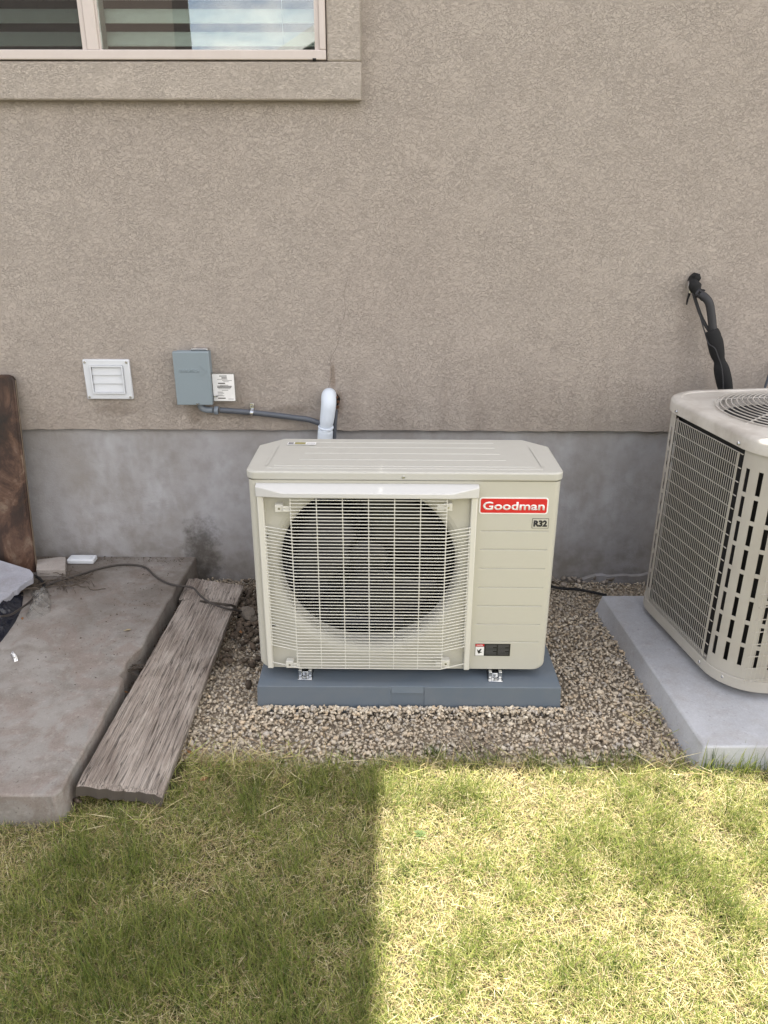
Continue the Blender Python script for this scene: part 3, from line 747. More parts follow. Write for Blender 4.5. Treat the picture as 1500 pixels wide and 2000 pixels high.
# ================================================================== OLD CONDENSER on its slab (right)
SLT = .070
A = onZ(1176, 1163, SLT); B = onZ(1376, 1458, SLT); C_ = B + Vector((1.15, .02, 0)); Dd = A + Vector((1.15, .02, 0))
slab = MB().prism([(p.x, p.y) for p in (B, C_, Dd, A)], 'z', -.03, SLT)
sv = slab.v
for i in range(4): 
    v = sv[i]; ctr = ((A+C_)/2); d = Vector((v[0]-ctr.x, v[1]-ctr.y, 0)); d.normalize(); sv[i] = (v[0]+d.x*.03, v[1]+d.y*.03, v[2])
cs = slab.build('concrete_slab', M['slab'], bevel=.006, seg=2); tag(cs, 'pale bluish concrete slab under the old condenser by the gravel', 'concrete slab')
BZ = SLT + .028
P1 = onZ(1262, 1196, BZ); P2 = onZ(1364, 1306, BZ)
ang = math.atan2(P2.x-P1.x, P1.y-P2.y)        # how far the side turns from the wall's normal
CA, CRr = .357, .157
# centre: P1..P2 is the straight stretch of the left side
mid = (P1+P2)/2; nrm = Vector((math.cos(ang), math.sin(ang), 0)); cc = mid + nrm*(CA+.012)
cd = empty('condenser', (cc.x, cc.y, SLT), ang, 'old beige top-discharge condenser with wire guards and slotted corner panels', 'air conditioner')
CH = .80; Z0 = .028
ta = onY(1325, 803, P1.y)
CH = ta.z - SLT - .012
def sq(a, r, n=10):
    return arc(a-r, -a+r, r, -90, 0, n) + arc(a-r, a-r, r, 0, 90, n) + arc(-a+r, a-r, r, 90, 180, n) + arc(-a+r, -a+r, r, 180, 270, n)
m = MB().prism(sq(CA+.004, CRr+.004), 'z', Z0, Z0+.040); m.build('base_pan', M['old'], cd, bevel=.003)
m = MB().prism(sq(CA-.06, CRr-.03), 'z', .0005, Z0-.0005); m.build('riser', M['black'], cd)
m = MB().prism(sq(CA-.022, CRr-.01, 12), 'z', Z0+.0405, CH-.001); coil = m.build('coil', M['black'], cd, smooth=True)
# corner panels with real slots
zA, zB_ = Z0+.041, CH-.002
def corner(cxs, cys, a0):
    m = MB(); cols = 5
    # angular breakpoints: margins and slots
    pa = 83.; marg = 9.; pit = (pa-2*marg)/(cols-1); sw = 5.2
    a0 += 5
    br = [a0-1]
    for c in range(cols): ctr = a0+marg+c*pit-1; br += [ctr-sw/2, ctr+sw/2]
    br.append(a0+pa-1)
    bands = []
    rows = 8; zz0, zz1 = zA+.045, zB_-.045; ph = (zz1-zz0)/rows; gap = .014
    vs = []; fs = []
    for c in range(len(br)-1):
        s0, s1 = br[c], br[c+1]; slot = (c % 2 == 1)
        sub = 1 if slot else 6
        zb = [zA, zz0-gap/2] if slot else [zA, zB_]
        segs = []
        if slot:
            col_ = (c-1)//2; sh = 0.
            segs.append((zA, zz0)); z = zz0
            for r_ in range(rows):
                segs.append((z+ph-gap, z+ph)) if r_ < rows-1 else segs.append((z+ph-gap*.5, zB_)); z += ph
        else: segs.append((zA, zB_))
        for (za, zb2) in segs:
            for q in range(sub):
                t0 = s0+(s1-s0)*q/sub; t1 = s0+(s1-s0)*(q+1)/sub
                p = [(cxs+CRr*math.cos(R(t)), cys+CRr*math.sin(R(t))) for t in (t0, t1)]
                b = len(vs); vs += [(p[0][0], p[0][1], za), (p[1][0], p[1][1], za), (p[1][0], p[1][1], zb2), (p[0][0], p[0][1], zb2)]; fs.append((b, b+1, b+2, b+3))
    m.add(vs, fs); o = m.build('corner_panel', M['old'], cd, fix=False)
    bm = bmesh.new(); bm.from_mesh(o.data); bmesh.ops.remove_doubles(bm, verts=bm.verts, dist=.0002); bmesh.ops.recalc_face_normals(bm, faces=bm.faces); bm.to_mesh(o.data); bm.free()
    sd = o.modifiers.new('thickness', 'SOLIDIFY'); sd.thickness = .0016; sd.offset = 0
    return o
q = CA-CRr
corner(-q, -q, 180); corner(-q, q, 90); corner(q, -q, 270)
# wire guards: left side (x=-CA) and front (y=-CA)
def guard(side):
    gd = MB()
    half = q-.004; ya = -half+.012; yb_ = half-.002
    if side == 'left': ya -= .006
    if side == 'front': ya, yb_ = -half+.030, half+.12
    o = MB().tube([(0, ya, zA+.016), (0, ya, zB_-.016)], .0022, 6).build('wire_guard', M['old'], cd, smooth=True)
    if side == 'left': o.location = (-CA-.008, 0, 0)
    else: o.location = (0, -CA-.008, 0); o.rotation_euler = (0, 0, R(90))
    nv = 34; vv = None
    for i in range(1, nv):
        y = ya + (yb_-ya)*i/(nv-1)
        if vv is None: vv = MB().tube([(0, 0, zA+.010), (0, 0, zB_-.014)], .00125, 5).build('wire', M['old'], o, smooth=True); vv.location = (0, y, 0)
        else: dup(vv, loc=(0, y, 0))
    MB().tube([(0, ya-.006, zA+.012), (0, ya-.006, zB_-.012)], .0019, 5).build('wire', M['old'], o, smooth=True)
    hh = None; nh = 17
    for i in range(nh):
        z = zA+.018+(zB_-zA-.034)*i/(nh-1)
        if hh is None: hh = MB().tube([(.0042, ya-.020, 0), (.0042, yb_+.004, 0)], .0018, 6).build('cross_wire', M['old'], o, smooth=True); hh.location = (0, 0, z)
        else: dup(hh, loc=(0, 0, z))
guard('left'); guard('front')
# top cover, dished ring with rolled edge
m = MB(); FRr = .288; N4 = 96
def sqp(a, r, k):
    t = 360.*k/N4; th = R(t); d = (math.cos(th), math.sin(th))
    # point on rounded square by scanning
    lo_, hi_ = 0., a*1.5
    for _ in range(26):
        md = (lo_+hi_)/2; x_, y_ = abs(d[0]*md), abs(d[1]*md); dx, dy = max(0, x_-(a-r)), max(0, y_-(a-r)); ins = (math.hypot(dx, dy) <= r) and x_ <= a and y_ <= a
        if ins: lo_ = md
        else: hi_ = md
    return (d[0]*lo_, d[1]*lo_)
levels = [(CA+.010, CRr+.010, CH), (CA+.010, CRr+.010, CH+.032), (CA+.006, CRr+.006, CH+.040), (CA-.004, CRr-.004, CH+.044), (CA-.022, CRr-.02, CH+.045), (CA-.026, CRr-.024, CH+.041)]
for a_, r_, z_ in levels:
    for k in range(N4): x_, y_ = sqp(a_, r_, k); m.v.append((x_, y_, z_))
for r_, z_ in ((FRr+.012, CH+.043), (FRr+.004, CH+.048), (FRr-.004, CH+.045), (FRr-.006, CH+.0)):
    for k in range(N4): t = 2*math.pi*k/N4; m.v.append((r_*math.cos(t), r_*math.sin(t), z_))
for l in range(9):
    for k in range(N4): j = (k+1) % N4; m.f.append((l*N4+k, l*N4+j, (l+1)*N4+j, (l+1)*N4+k))
m.build('top_cover', M['old_top'], cd, smooth=True, angle=45)
m = MB(); m.lathe([(0, CH-.12), (FRr-.01, CH-.12), (FRr-.007, CH-.001)], 48, (0, 0, 0)); m.build('fan_well', M['void'], cd)
gd = MB().lathe([(0, 0), (.03, 0), (.03, .004), (0, .006)], 20, (0, 0, CH+.088)).build('fan_guard', M['old_top'], cd, smooth=True)
def dome(r): return CH + .051 + .034*(1-(r/FRr)**2)
for i in range(17):
    r_ = .035 + (FRr+.008-.035)*i/16
    MB().tube([(r_*math.cos(t), r_*math.sin(t), dome(r_)) for t in np.linspace(0, 2*math.pi, 73)[:-1]], .0021, 5, closed=True).build('ring_wire', M['old_top'], gd, smooth=True)
sp_ = None
for i in range(6):
    if sp_ is None: sp_ = MB().tube([(r_, 0, dome(r_)-.004) for r_ in np.linspace(.02, FRr+.03, 10)], .0032, 6).build('spoke', M['old_top'], gd, smooth=True); o = sp_
    else: o = dup(sp_)
    o.rotation_euler = (0, 0, R(60*i+18))
cf = MB().lathe([(0, 0), (.055, 0), (.055, -.05)], 20, (0, 0, CH-.02)).build('condenser_fan', M['fan'], cd)
for b in range(4):
    m = MB(); vs = []
    for i in range(6):
        r_ = .05+.245*i/5
        for j in range(5): a_ = R(b*90+20)+R(58)*(j/4-.5); vs.append((r_*math.cos(a_), r_*math.sin(a_), CH-.03-.035*(j/4)))
    m.add(vs, [(i*5+j, i*5+j+1, (i+1)*5+j+1, (i+1)*5+j) for i in range(5) for j in range(4)]); m.build('blade', M['fan'], cf, smooth=True)
sc = None
for (x_, y_, z_) in ((-CA-.013, q-.01, CH+.012), (-CA-.013, -q+.01, CH+.012), (-CA-.007, -q+.015, Z0+.022), (-CA+.02, -CA+CRr-.08, Z0+.024), (-q-.02, -CA-.004, Z0+.024), (-q+.04, -CA-.007, Z0+.02)):
    if sc is None: sc = MB().lathe([(0, .004), (.0045, .003), (.0060, 0), (.0060, -.004)], 8).build('screw', M['zinc'], cd); o = sc
    else: o = dup(sc)
    o.location = (x_, y_, z_); o.rotation_euler = (0, R(-90), 0)

# ================================================================== THINGS ON THE WALL
# dryer vent
def wallp(px, py, off=.0): return onY(px, py, ST-off)
a = wallp(172, 779, .01); b = wallp(252, 702, .01); cx, cz = (a.x+b.x)/2, (a.z+b.z)/2; hw, hh = (b.x-a.x)/2, (b.z-a.z)/2
vent = empty('dryer_vent', (cx, ST, cz), 0, 'small square white louvred dryer vent on the stucco, left of the grey box', 'vent')
iw, ih = hw*.70, hh*.70
def rim(ox, oz, ix, iz, y0, y1):
    m = MB(); c = [(-1, -1), (1, -1), (1, 1), (-1, 1)]
    for y in (y0, y1):
        m.v += [(a_*ox, y, b_*oz) for a_, b_ in c] + [(a_*ix, y, b_*iz) for a_, b_ in c]
    for i in range(4):
        j = (i+1) % 4; m.f += [(i, j, 4+j, 4+i), (8+i, 12+i, 12+j, 8+j), (i, 8+i, 8+j, j), (4+i, 4+j, 12+j, 12+i)]
    return m
rim(hw, hh, iw, ih, -.016, -.0005).build('vent_frame', M['white'], vent, bevel=.004, seg=3)
rim(iw+.001, ih+.001, iw-.005, ih-.005, -.0225, -.0165).build('inner_rim', M['white'], vent, bevel=.001)
lv = None; lh = (2*ih-.010)/3
for k in range(3):
    z_ = -ih+.005+k*lh
    if lv is None:
        m = MB().add([(-iw+.0055, -.0165, .001), (iw-.0055, -.0165, .001), (iw-.0055, -.0115, lh), (-iw+.0055, -.0115, lh), (-iw+.0055, -.003, .001), (iw-.0055, -.003, .001), (iw-.0055, -.003, lh), (-iw+.0055, -.003, lh)],
             [(0,1,2,3),(4,7,6,5),(0,4,5,1),(1,5,6,2),(2,6,7,3),(3,7,4,0)]); lv = m.build('louvre', M['white'], vent); lv.location = (0, 0, z_)
    else: dup(lv, loc=(0, 0, z_))
sc = None
for x_ in (-1, 1):
    for z_ in (-1, 1):
        if sc is None: sc = MB().lathe([(0, -.004), (.005, -.003), (.005, .001)], 12, (0, 0, 0), 'y').build('screw', M['zinc'], vent); o = sc
        else: o = dup(sc)
        o.location = (x_*(hw-.010), -.0165, z_*(hh-.010))
# disconnect box (leans slightly)
BD = .062
a = wallp(344, 791, BD); b = wallp(407, 688, BD); tl = wallp(334, 688, BD)
cz = (a.z+b.z)/2; cx = (wallp(341, 740, BD).x + wallp(411, 740, BD).x)/2; hw = (wallp(411, 740, BD).x - wallp(341, 740, BD).x)/2; hh = (b.z-a.z)/2
dbx = empty('disconnect_box', (cx, ST, cz), 0, 'grey-blue metal disconnect box with embossed lettering on the stucco', 'electrical box')
m = MB().box(-hw+.004, hw-.004, -BD+.012, -.0006, -hh+.004, hh-.003); m.build('back_box', M['box'], dbx, bevel=.002)
m = MB().prism([(-BD, -hh), (-BD, hh), (-BD+.016, hh+.003), (-BD+.0165, -hh)], 'x', -hw, hw); cov = m.build('cover', M['box'], dbx, bevel=.0022)
text('DIVERSITECH', 'embossed_lettering', M['box'], cov, (-.010, -BD-.0010, hh*.30), .0125, hw*1.12, bold=.012, depth=.0024)
m = MB(); ax = hw*.42
for s in (-1, 1):
    m.add([(ax, -BD-.0014, hh*.30+s*.020), (ax+.006, -BD-.0014, hh*.30+s*.020), (ax+.030, -BD-.0014, hh*.30), (ax+.024, -BD-.0014, hh*.30), (ax, -BD, hh*.30+s*.020), (ax+.006, -BD, hh*.30+s*.020), (ax+.030, -BD, hh*.30), (ax+.024, -BD, hh*.30)],
      [(0,1,2,3),(4,7,6,5),(0,4,5,1),(1,5,6,2),(2,6,7,3),(3,7,4,0)])
m.build('embossed_arrow', M['box'], cov)
m = MB().lathe([(.004, 0), (.0065, 0), (.0065, .004), (.004, .004)], 14, (.012, -BD-.002, -hh+.004)); m.build('hasp', M['zinc'], dbx)
m = MB().box(hw-.075, hw-.010, -.030, -.0006, hh-.002, hh+.008); m.build('knockout_lip', M['zinc'], dbx, bevel=.002)
MB().lathe([(.010, 0), (.014, .001), (.014, .006), (.010, .007)], 12, (hw+.004, -.03, -hh*.75), 'z').build('side_knockout', M['zinc'], dbx)
# info card in a clear pouch
a = wallp(418, 783, .03); b = wallp(456, 731, .03)
card = empty('information_card', ((a.x+b.x)/2, ST-.028, (a.z+b.z)/2), 0, 'white printed card in a clear pouch hung beside the grey box', 'card')
cw, chh = (b.x-a.x)/2, (b.z-a.z)/2
pc_ = MB().prism(rrect(-cw, cw, -chh, chh, .003, 2), 'y', -.0004, .0004).build('paper', M['labelwhite'], card)
MB().prism(rrect(-cw-.011, cw+.005, -chh-.004, chh+.006, .004, 3), 'y', .0006, .0014).build('pouch', M['plastic'], card)
rows = [(.86, -.35, .35, .003), (.72, -.15, .35, .004), (.62, -.55, .4, .002), (.53, -.1, .8, .002), (.44, 0, .5, .002), (.32, -.5, .15, .004), (.18, -.35, .45, .002), (.10, -.6, .75, .003), (.0, -.6, .7, .003), (-.09, -.5, .6, .002), (-.2, -.2, .4, .002), (-.34, -.6, -.1, .002), (-.42, -.6, 0, .002), (-.55, -.6, -.15, .002), (-.62, -.6, 0, .002), (-.8, -.6, .1, .004), (-.86, .35, .85, .002)]
for z_, x0, x1, t in rows: MB().box(x0*cw, x1*cw, -.0007, -.00045, z_*chh-t*.5, z_*chh+t*.5).build('print_line', M['ink'] if t > .002 else M['greyink'], pc_)
# conduit
cp = [(404, 797), (416, 800), (430, 801), (470, 804), (495, 806), (530, 810), (570, 815), (600, 819), (622, 826), (640, 835)]
P = [wallp(x_, y_, .026 + (.02 if x_ > 590 else 0)) for x_, y_ in cp]
cdt = empty('conduit_run', tuple(P[0]), 0, 'dark grey flexible conduit running from the grey box to the white pipe', 'conduit')
loc = lambda v, o: v - o.location
q0 = smoothpath([loc(p, cdt) for p in P], 10)
MB().tube(q0[20:], .0115, 12).build('sleeve', M['conduit'], cdt, smooth=True)
m = MB()
for i in range(24, len(q0)-6, 2): pass
el = [loc(wallp(391, 786, .03), cdt), loc(wallp(393, 795, .028), cdt), loc(wallp(402, 800, .026), cdt), loc(wallp(416, 801, .026), cdt)]
MB().tube(smoothpath(el, 4), .0125, 12).build('elbow', M['fitting'], cdt, smooth=True)
pn = loc(wallp(423, 801.5, .026), cdt); m = MB().tube([pn+Vector((-.009, 0, .0005)), pn+Vector((.007, 0, -.0005))], .0175, 10); m.build('coupling_nut', M['fitting'], cdt, bevel=.002)
pn2 = loc(wallp(492, 806, .026), cdt)
m = MB().tube([pn2+Vector((-.006, 0, .0005)), pn2+Vector((.007, 0, -.001))], .0135, 14); m.box(pn2.x-.008, pn2.x+.008, pn2.y+.010, pn2.y+.0145, pn2.z+.010, pn2.z+.036)
st = m.build('strap', M['zinc'], cdt, bevel=.001)
MB().lathe([(0, -.003), (.0035, -.002), (.0035, .002)], 8, (pn2.x, pn2.y+.009, pn2.z+.025), 'y').build('screw', M['greyink'], st)
# white lineset
ls = [wallp(645, 772, -.03), wallp(642, 773, .03), wallp(642, 788, .058), wallp(640, 808, .064), wallp(637, 832, .066), wallp(635, 852, .066), wallp(634, 905, .068), wallp(634, 990, .07)]
ln = empty('insulated_line', tuple(ls[0]), 0, 'white tape-wrapped refrigerant line bending out of the wall behind the unit', 'pipe')
pp = smoothpath([loc(p, ln) for p in ls], 8)
cut = 36
rad = [.0275 + .0035*math.sin(min(1, i/cut)*3.14) for i in range(cut)] 
MB().tube(pp[:cut], [(.0275+.0025*math.sin(min(1, i/(cut-6))*3.14) if i < cut-7 else .0278-.0010*(i-cut+7)) for i in range(cut)], 18).build('pipe_bend', M['foamwhite'], ln, smooth=True)
MB().tube(pp[cut-3:], [.0235+.0018*min(4, i) for i in range(len(pp)-cut+3)], 18).build('pipe_drop', M['foamwhite'], ln, smooth=True)
wr_ = MB(); 
for dz, tl_ in ((0, .35), (.006, -.25)):
    c_ = pp[cut-2]; wr_.tube([(c_.x+.0275*math.cos(t), c_.y+.0275*math.sin(t), c_.z+dz+.006*math.sin(t*1+tl_)) for t in np.linspace(0, 2*math.pi, 17)[:-1]], .004, 6, closed=True)
wr_.build('tape_wrap', M['foamwhite'], ln, smooth=True)
p2 = [wallp(656, 800, .03), wallp(654, 830, .03), wallp(652, 870, .032)]
MB().tube(smoothpath([loc(p, ln) for p in p2], 4), .0085, 8).build('control_conduit', M['conduit'], ln, smooth=True)
hc = wallp(646, 781, .0); m = MB()
hp_ = [(hc.x + (.038+.006*mnoise.noise((math.cos(t)*2, math.sin(t)*2, 0)))*math.cos(t), hc.z + .036*math.sin(t)) for t in np.linspace(0, 2*math.pi, 25)[:-1]]
m.prism(hp_, 'y', ST-.0006, ST+.004); hb(m).build('pipe_hole', M['hole'], house)
m = MB(); 
for (x_, y_) in ((657, 776), (659, 785), (660, 795), (658, 803), (655, 770)):
    p = wallp(x_, y_, .001); m.lathe([(0, -.004), (.006, -.002), (.008, .0015)], 7, (p.x+random.uniform(-.003, .003), p.y, p.z), 'y')
hb(m).build('old_sealant', M['copper'], house, smooth=True)

# black hose bundle into the old condenser
hb_ = empty('hose_bundle', tuple(wallp(1355, 548, 0)), 0, 'black taped refrigerant hoses dropping from the wall behind the condenser', 'hose')
def hl(*pts): return [loc(wallp(x_, y_, o_), hb_) for x_, y_, o_ in pts]
MB().tube(smoothpath(hl((1354, 545, -.02), (1355, 552, .03), (1360, 566, .05), (1368, 576, .06)), 5), [.020+.004*math.sin(i) for i in range(16)], 9).build('tape_collar', M['rubber'], hb_, smooth=True)
MB().tube(smoothpath(hl((1362, 572, .06), (1376, 580, .08), (1385, 592, .09), (1389, 612, .095), (1392, 640, .10), (1394, 648, .10)), 5), .0155, 12).build('grey_hose', M['rubber_grey'], hb_, smooth=True)
MB().tube(smoothpath(hl((1353, 566, .04), (1358, 585, .05), (1367, 612, .06), (1378, 635, .08), (1388, 650, .09)), 5), .0065, 8).build('thin_line', M['rubber_grey'], hb_, smooth=True)
MB().tube(smoothpath(hl((1390, 645, .10), (1396, 665, .11), (1401, 690, .115), (1406, 708, .12), (1411, 730, .12), (1418, 765, .12), (1424, 800, .12)), 5), [x_*1.22 for x_ in [.019, .021, .022, .023, .0225, .024, .0245, .024, .0235, .023, .022, .021, .0195, .018, .0175, .018, .02, .022, .0235, .0245, .025, .025, .025, .024, .023, .022, .022, .022, .022, .022, .022]], 10).build('wrapped_hose', M['rubber'], hb_, smooth=True)
MB().tube(smoothpath(hl((1355, 570, .045), (1368, 620, .075), (1377, 650, .095), (1384, 671, .125), (1396, 680, .150), (1403, 698, .155), (1409, 715, .155), (1412, 740, .158), (1413, 775, .158)), 6), .0026, 6).build('thermostat_wire', M['rubber_grey'], hb_, smooth=True)
m = MB(); a = hl((1366, 568, .085), (1394, 590, .07), (1388, 593, .06), (1370, 588, .09), (1362, 578, .075))
m.add([tuple(v) for v in a] + [tuple(v+Vector((0, .004, 0))) for v in a], [(0,1,2,3,4), (9,8,7,6,5), (0,5,6,1), (1,6,7,2), (2,7,8,3), (3,8,9,4), (4,9,5,0)]); m.build('tape_flap', M['rubber'], hb_)
MB().tube(hl((1347, 572, .03), (1343, 585, .025), (1341, 595, .02)), [.005, .004, .003], 5).build('tape_tail', M['rubber'], hb_)
MB().tube(hl((1347, 550, .012), (1346, 560, .03), (1348, 572, .03)), [.007, .009, .007], 6).build('bracket', M['zinc'], hb_)
MB().lathe([(0, -.03), (.012, -.028), (.018, -.01), (.018, .01)], 7, tuple(loc(wallp(1358, 542, .012), hb_)), 'y').build('wall_plug', M['rubber'], hb_)
p = wallp(1498, 735, .02)
gc = MB().tube([(p.x+.012, p.y, p.z+.055), (p.x, p.y, p.z-.05), (p.x-.004, p.y, p.z-.3)], .005, 8).build('wall_cable', M['conduit'], smooth=True); tag(gc, 'short grey cable on the stucco at the right edge behind the condenser', 'cable')

# ================================================================== LEFT SIDE CLUTTER
# leaning brown door panel
e1 = onZ(70, 1118, PT+.001); e2 = onY(26, 733, ST-.045)
dn = empty('brown_door', (e1.x, e1.y, PT+.001), 0, 'rotting brown door panel leaning on the wall at the left edge', 'door')
dvec = Vector((e2.x-e1.x, e2.y-e1.y, e2.z-PT)); Wd = .75; th = .022
nt = dvec.normalized(); back = Vector((0, nt.z, -nt.y)).normalized()
gx_, gz_ = 16, 26; vs = []; 
def dpt(u, v_, t): return Vector((-u*Wd, 0, 0)) + dvec*v_ + back*(t*th)
m = MB()
outl = [(0, 0), (0, .975), (.012, .992), (.035, 1.), (1, 1.), (1, 0)]
m.add([dpt(u, v_, 0) for u, v_ in outl]+[dpt(u, v_, 1) for u, v_ in outl], [tuple(range(6)), tuple(range(6, 12))[::-1]]+[(i, 6+i, 6+(i+1) % 6, (i+1) % 6) for i in range(6)])
m.build('door_leaf', M['rust'], dn, bevel=.003)
m = MB(); 
outl2 = [(-.004, .0), (-.004, .975), (-.001, .975), (-.001, 0)]
m.add([dpt(u, v_, .25) for u, v_ in outl2]+[dpt(u, v_, .5) for u, v_ in outl2], [(0,1,2,3), (7,6,5,4), (0,4,5,1), (1,5,6,2), (2,6,7,3), (3,7,4,0)]); m.build('edge_strip', M['door_edge'], dn)
m = MB()
for v0, v1, u0, u1 in ((.985, .998, .045, 1.), (0.3, .985, .012, .03)):
    a = [dpt(u0, v0, -.10), dpt(u1, v0, -.10), dpt(u1, v1, -.10), dpt(u0, v1, -.10)]; b = [dpt(u0, v0, -.01), dpt(u1, v0, -.01), dpt(u1, v1, -.01), dpt(u0, v1, -.01)]
    m.add(a+b, [(0,1,2,3), (7,6,5,4), (0,4,5,1), (1,5,6,2), (2,6,7,3), (3,7,4,0)])
m.build('moulding', M['rust'], dn, bevel=.002)

# black bag heap
def lump(name, outline, zb, hgt, mat, label, cat, seed=0, amp=.018, freq=16):
    cx_ = sum(p.x for p in outline)/len(outline); cy_ = sum(p.y for p in outline)/len(outline)
    m = MB(); n = 110; rr = 42
    def rad(a):
        best = 0
        for i in range(len(outline)):
            p, q_ = outline[i], outline[(i+1) % len(outline)]
            d = Vector((math.cos(a), math.sin(a))); e = Vector((q_.x-p.x, q_.y-p.y)); f = Vector((p.x-cx_, p.y-cy_))
            den = d.x*e.y-d.y*e.x
            if abs(den) < 1e-9: continue
            t = (f.x*e.y-f.y*e.x)/den; s_ = (f.x*d.y-f.y*d.x)/den
            if t > 0 and -1e-6 <= s_ <= 1+1e-6: best = max(best, t)
        return best
    vs = []
    for i in range(rr+1):
        u = i/rr
        for k in range(n):
            a = 2*math.pi*k/n; r_ = rad(a)*u; x_, y_ = r_*math.cos(a), r_*math.sin(a)
            h_ = hgt*(1-u**3) + amp*(1-u**6)*mnoise.noise((x_*freq+seed, y_*freq, seed*3.1)) + .9*amp*(1-u**6)*(.45-abs(mnoise.noise((x_*freq*1.3+seed+.8*mnoise.noise((x_*9, y_*9, 2)), y_*freq*1.9, 7)))) + .4*amp*(1-u**6)*abs(mnoise.noise((x_*freq*4+seed, y_*freq*4, 9)))
            vs.append((x_, y_, max(0, h_) if i < rr else -.001))
    m.add(vs, [(i*n+k, i*n+(k+1) % n, (i+1)*n+(k+1) % n, (i+1)*n+k) for i in range(rr) for k in range(n)])
    o = m.build(name, mat, smooth=True, angle=60); o.location = (cx_, cy_, zb); tag(o, label, cat); return o
bag = [onZ(x_, y_, PT) for x_, y_ in ((45, 1140), (46, 1165), (42, 1190), (30, 1215), (14, 1238), (0, 1256), (-90, 1330), (-260, 1300), (-260, 1150), (-100, 1120))]
lump('rubbish_bag', bag, PT+.001, .028, M['tarp'], 'navy-black plastic bag slumped on the patio under the pale stone piece', 'bag', 3, .026, 24)
# pale stone slab with a scalloped broken edge lying tilted over the bag
so_ = [(-220, 1040), (0, 1094), (58, 1112), (65, 1120), (64, 1130), (50, 1137), (44, 1142), (39, 1145), (34, 1152), (26, 1154), (20, 1162), (12, 1168), (4, 1172), (-4, 1183), (-60, 1215), (-150, 1240), (-260, 1230)]
def tilt(px, py): 
    # plane z = .175 + slight slope
    z_ = .17
    for _ in range(3): p = onZ(px, py, z_); z_ = .165 + (p.y-2.8)*.10 - (p.x+1.55)*.03
    return onZ(px, py, z_)
sp3 = [tilt(*p) for p in so_]; o0 = sum(sp3, Vector())/len(sp3)
m = MB(); n = len(sp3); m.add([p-o0 for p in sp3]+[p-o0-Vector((0, 0, .022)) for p in sp3], [tuple(range(n)), tuple(range(n, 2*n))[::-1]]+[(i, (i+1) % n, n+(i+1) % n, n+i) for i in range(n)])
st = m.build('stone_slab', M['stone'], bevel=.0015); st.location = o0; tag(st, 'pale bluish stone piece with a scalloped broken edge on the black bag', 'stone')
# tile piece
def flatpoly(name, pix, z_, t, mat, label, cat, bev=.002, group=None):
    P_ = [onZ(x_, y_, z_+t) for x_, y_ in pix]; o0 = sum(P_, Vector())/len(P_); n = len(P_)
    m = MB().prism([(p.x-o0.x, p.y-o0.y) for p in P_], 'z', 0, t); o = m.build(name, mat, bevel=bev); o.location = (o0.x, o0.y, z_); tag(o, label, cat, group); return o
flatpoly('paving_tile', [(71, 1113), (72, 1093), (120, 1087), (128, 1088), (127, 1113)], PT+.0005, .032, M['tile'], 'dusty beige tile offcut beside the brown door on the patio', 'tile')
flatpoly('broken_chip', [(110, 1121), (113, 1117), (125, 1116), (127, 1119), (120, 1123)], PT+.0005, .008, M['labelwhite'], 'small white chip in front of the beige tile offcut', 'chip')
wbx = empty('white_case', tuple(onZ(157, 1102, PT+.001)), 0, 'small white plastic case lying on the patio against the wall', 'case')
m = MB().box(-.058, .058, -.002, .052, 0, .022); m.build('case_body', M['white'], wbx, bevel=.006, seg=3); MB().box(-.046, .044, .010, .040, .0222, .0245).build('raised_panel', M['white'], wbx, bevel=.001)
# crumpled clear plastic
cl_ = [onZ(x_, y_, PT) for x_, y_ in ((62, 1160), (72, 1152), (94, 1150), (101, 1178), (98, 1196), (78, 1206), (56, 1212), (50, 1202), (66, 1190))]
lump('plastic_wrap', cl_, PT+.001, .018, M['plastic'], 'crumpled clear plastic wrapping on the patio beside the black bag', 'wrapping', 9, .022, 34)
cl_ = [onZ(x_, y_, PT) for x_, y_ in ((20, 1280), (26, 1278), (34, 1286), (36, 1290), (28, 1293))]
lump('foil_scrap', cl_, PT+.001, .008, M['zinc'], 'tiny shiny foil scrap on the open patio concrete at the left', 'scrap', 5, .012, 90)
# cable across the patio and plank
def cable(name, pts, r, mat, label, cat):
    o0 = pts[0]; o = MB().tube(smoothpath([p-o0 for p in pts], 7), r, 7).build(name, mat, smooth=True); o.location = o0; return tag(o, label, cat)
PL = .052
cable('power_cable', [onZ(0, 1204, .17), onZ(22, 1200, .14), onZ(45, 1185, .125), onZ(58, 1175, PT+.01), onZ(75, 1158, PT+.006), onZ(100, 1140, PT+.006), onZ(140, 1128, PT+.006), onZ(185, 1113, PT+.006), onZ(225, 1104, PT+.006), onZ(262, 1103, PT+.006), onZ(285, 1109, PT+.006), onZ(304, 1126, PT+.006), onZ(325, 1138, PT+.006), onZ(347, 1144, PT+.006), onZ(362, 1145, .103), onZ(378, 1149, .096), onZ(392, 1164, .090), onZ(412, 1178, .080), onZ(440, 1188, .066), onZ(458, 1191, .05), onZ(476, 1196, .01)], .0042, M['cable'], 'thin dusty black cable snaking over the patio and across the plank', 'cable')
cable('loop_cable', [onZ(66, 1124, PT+.02), onZ(78, 1131, PT+.02), onZ(86, 1142, PT+.012), onZ(84, 1150, PT+.006)], .006, M['rubber'], 'short black cable loop beside the broken pale stone', 'cable')
cable('ground_cable', [onZ(1065, 1143, .012), onZ(1095, 1149, .012), onZ(1125, 1151, .012), onZ(1150, 1155, .014), onZ(1185, 1163, .012)], .006, M['rubber'], 'black cable lying on gravel between the cream unit and the slab', 'cable')
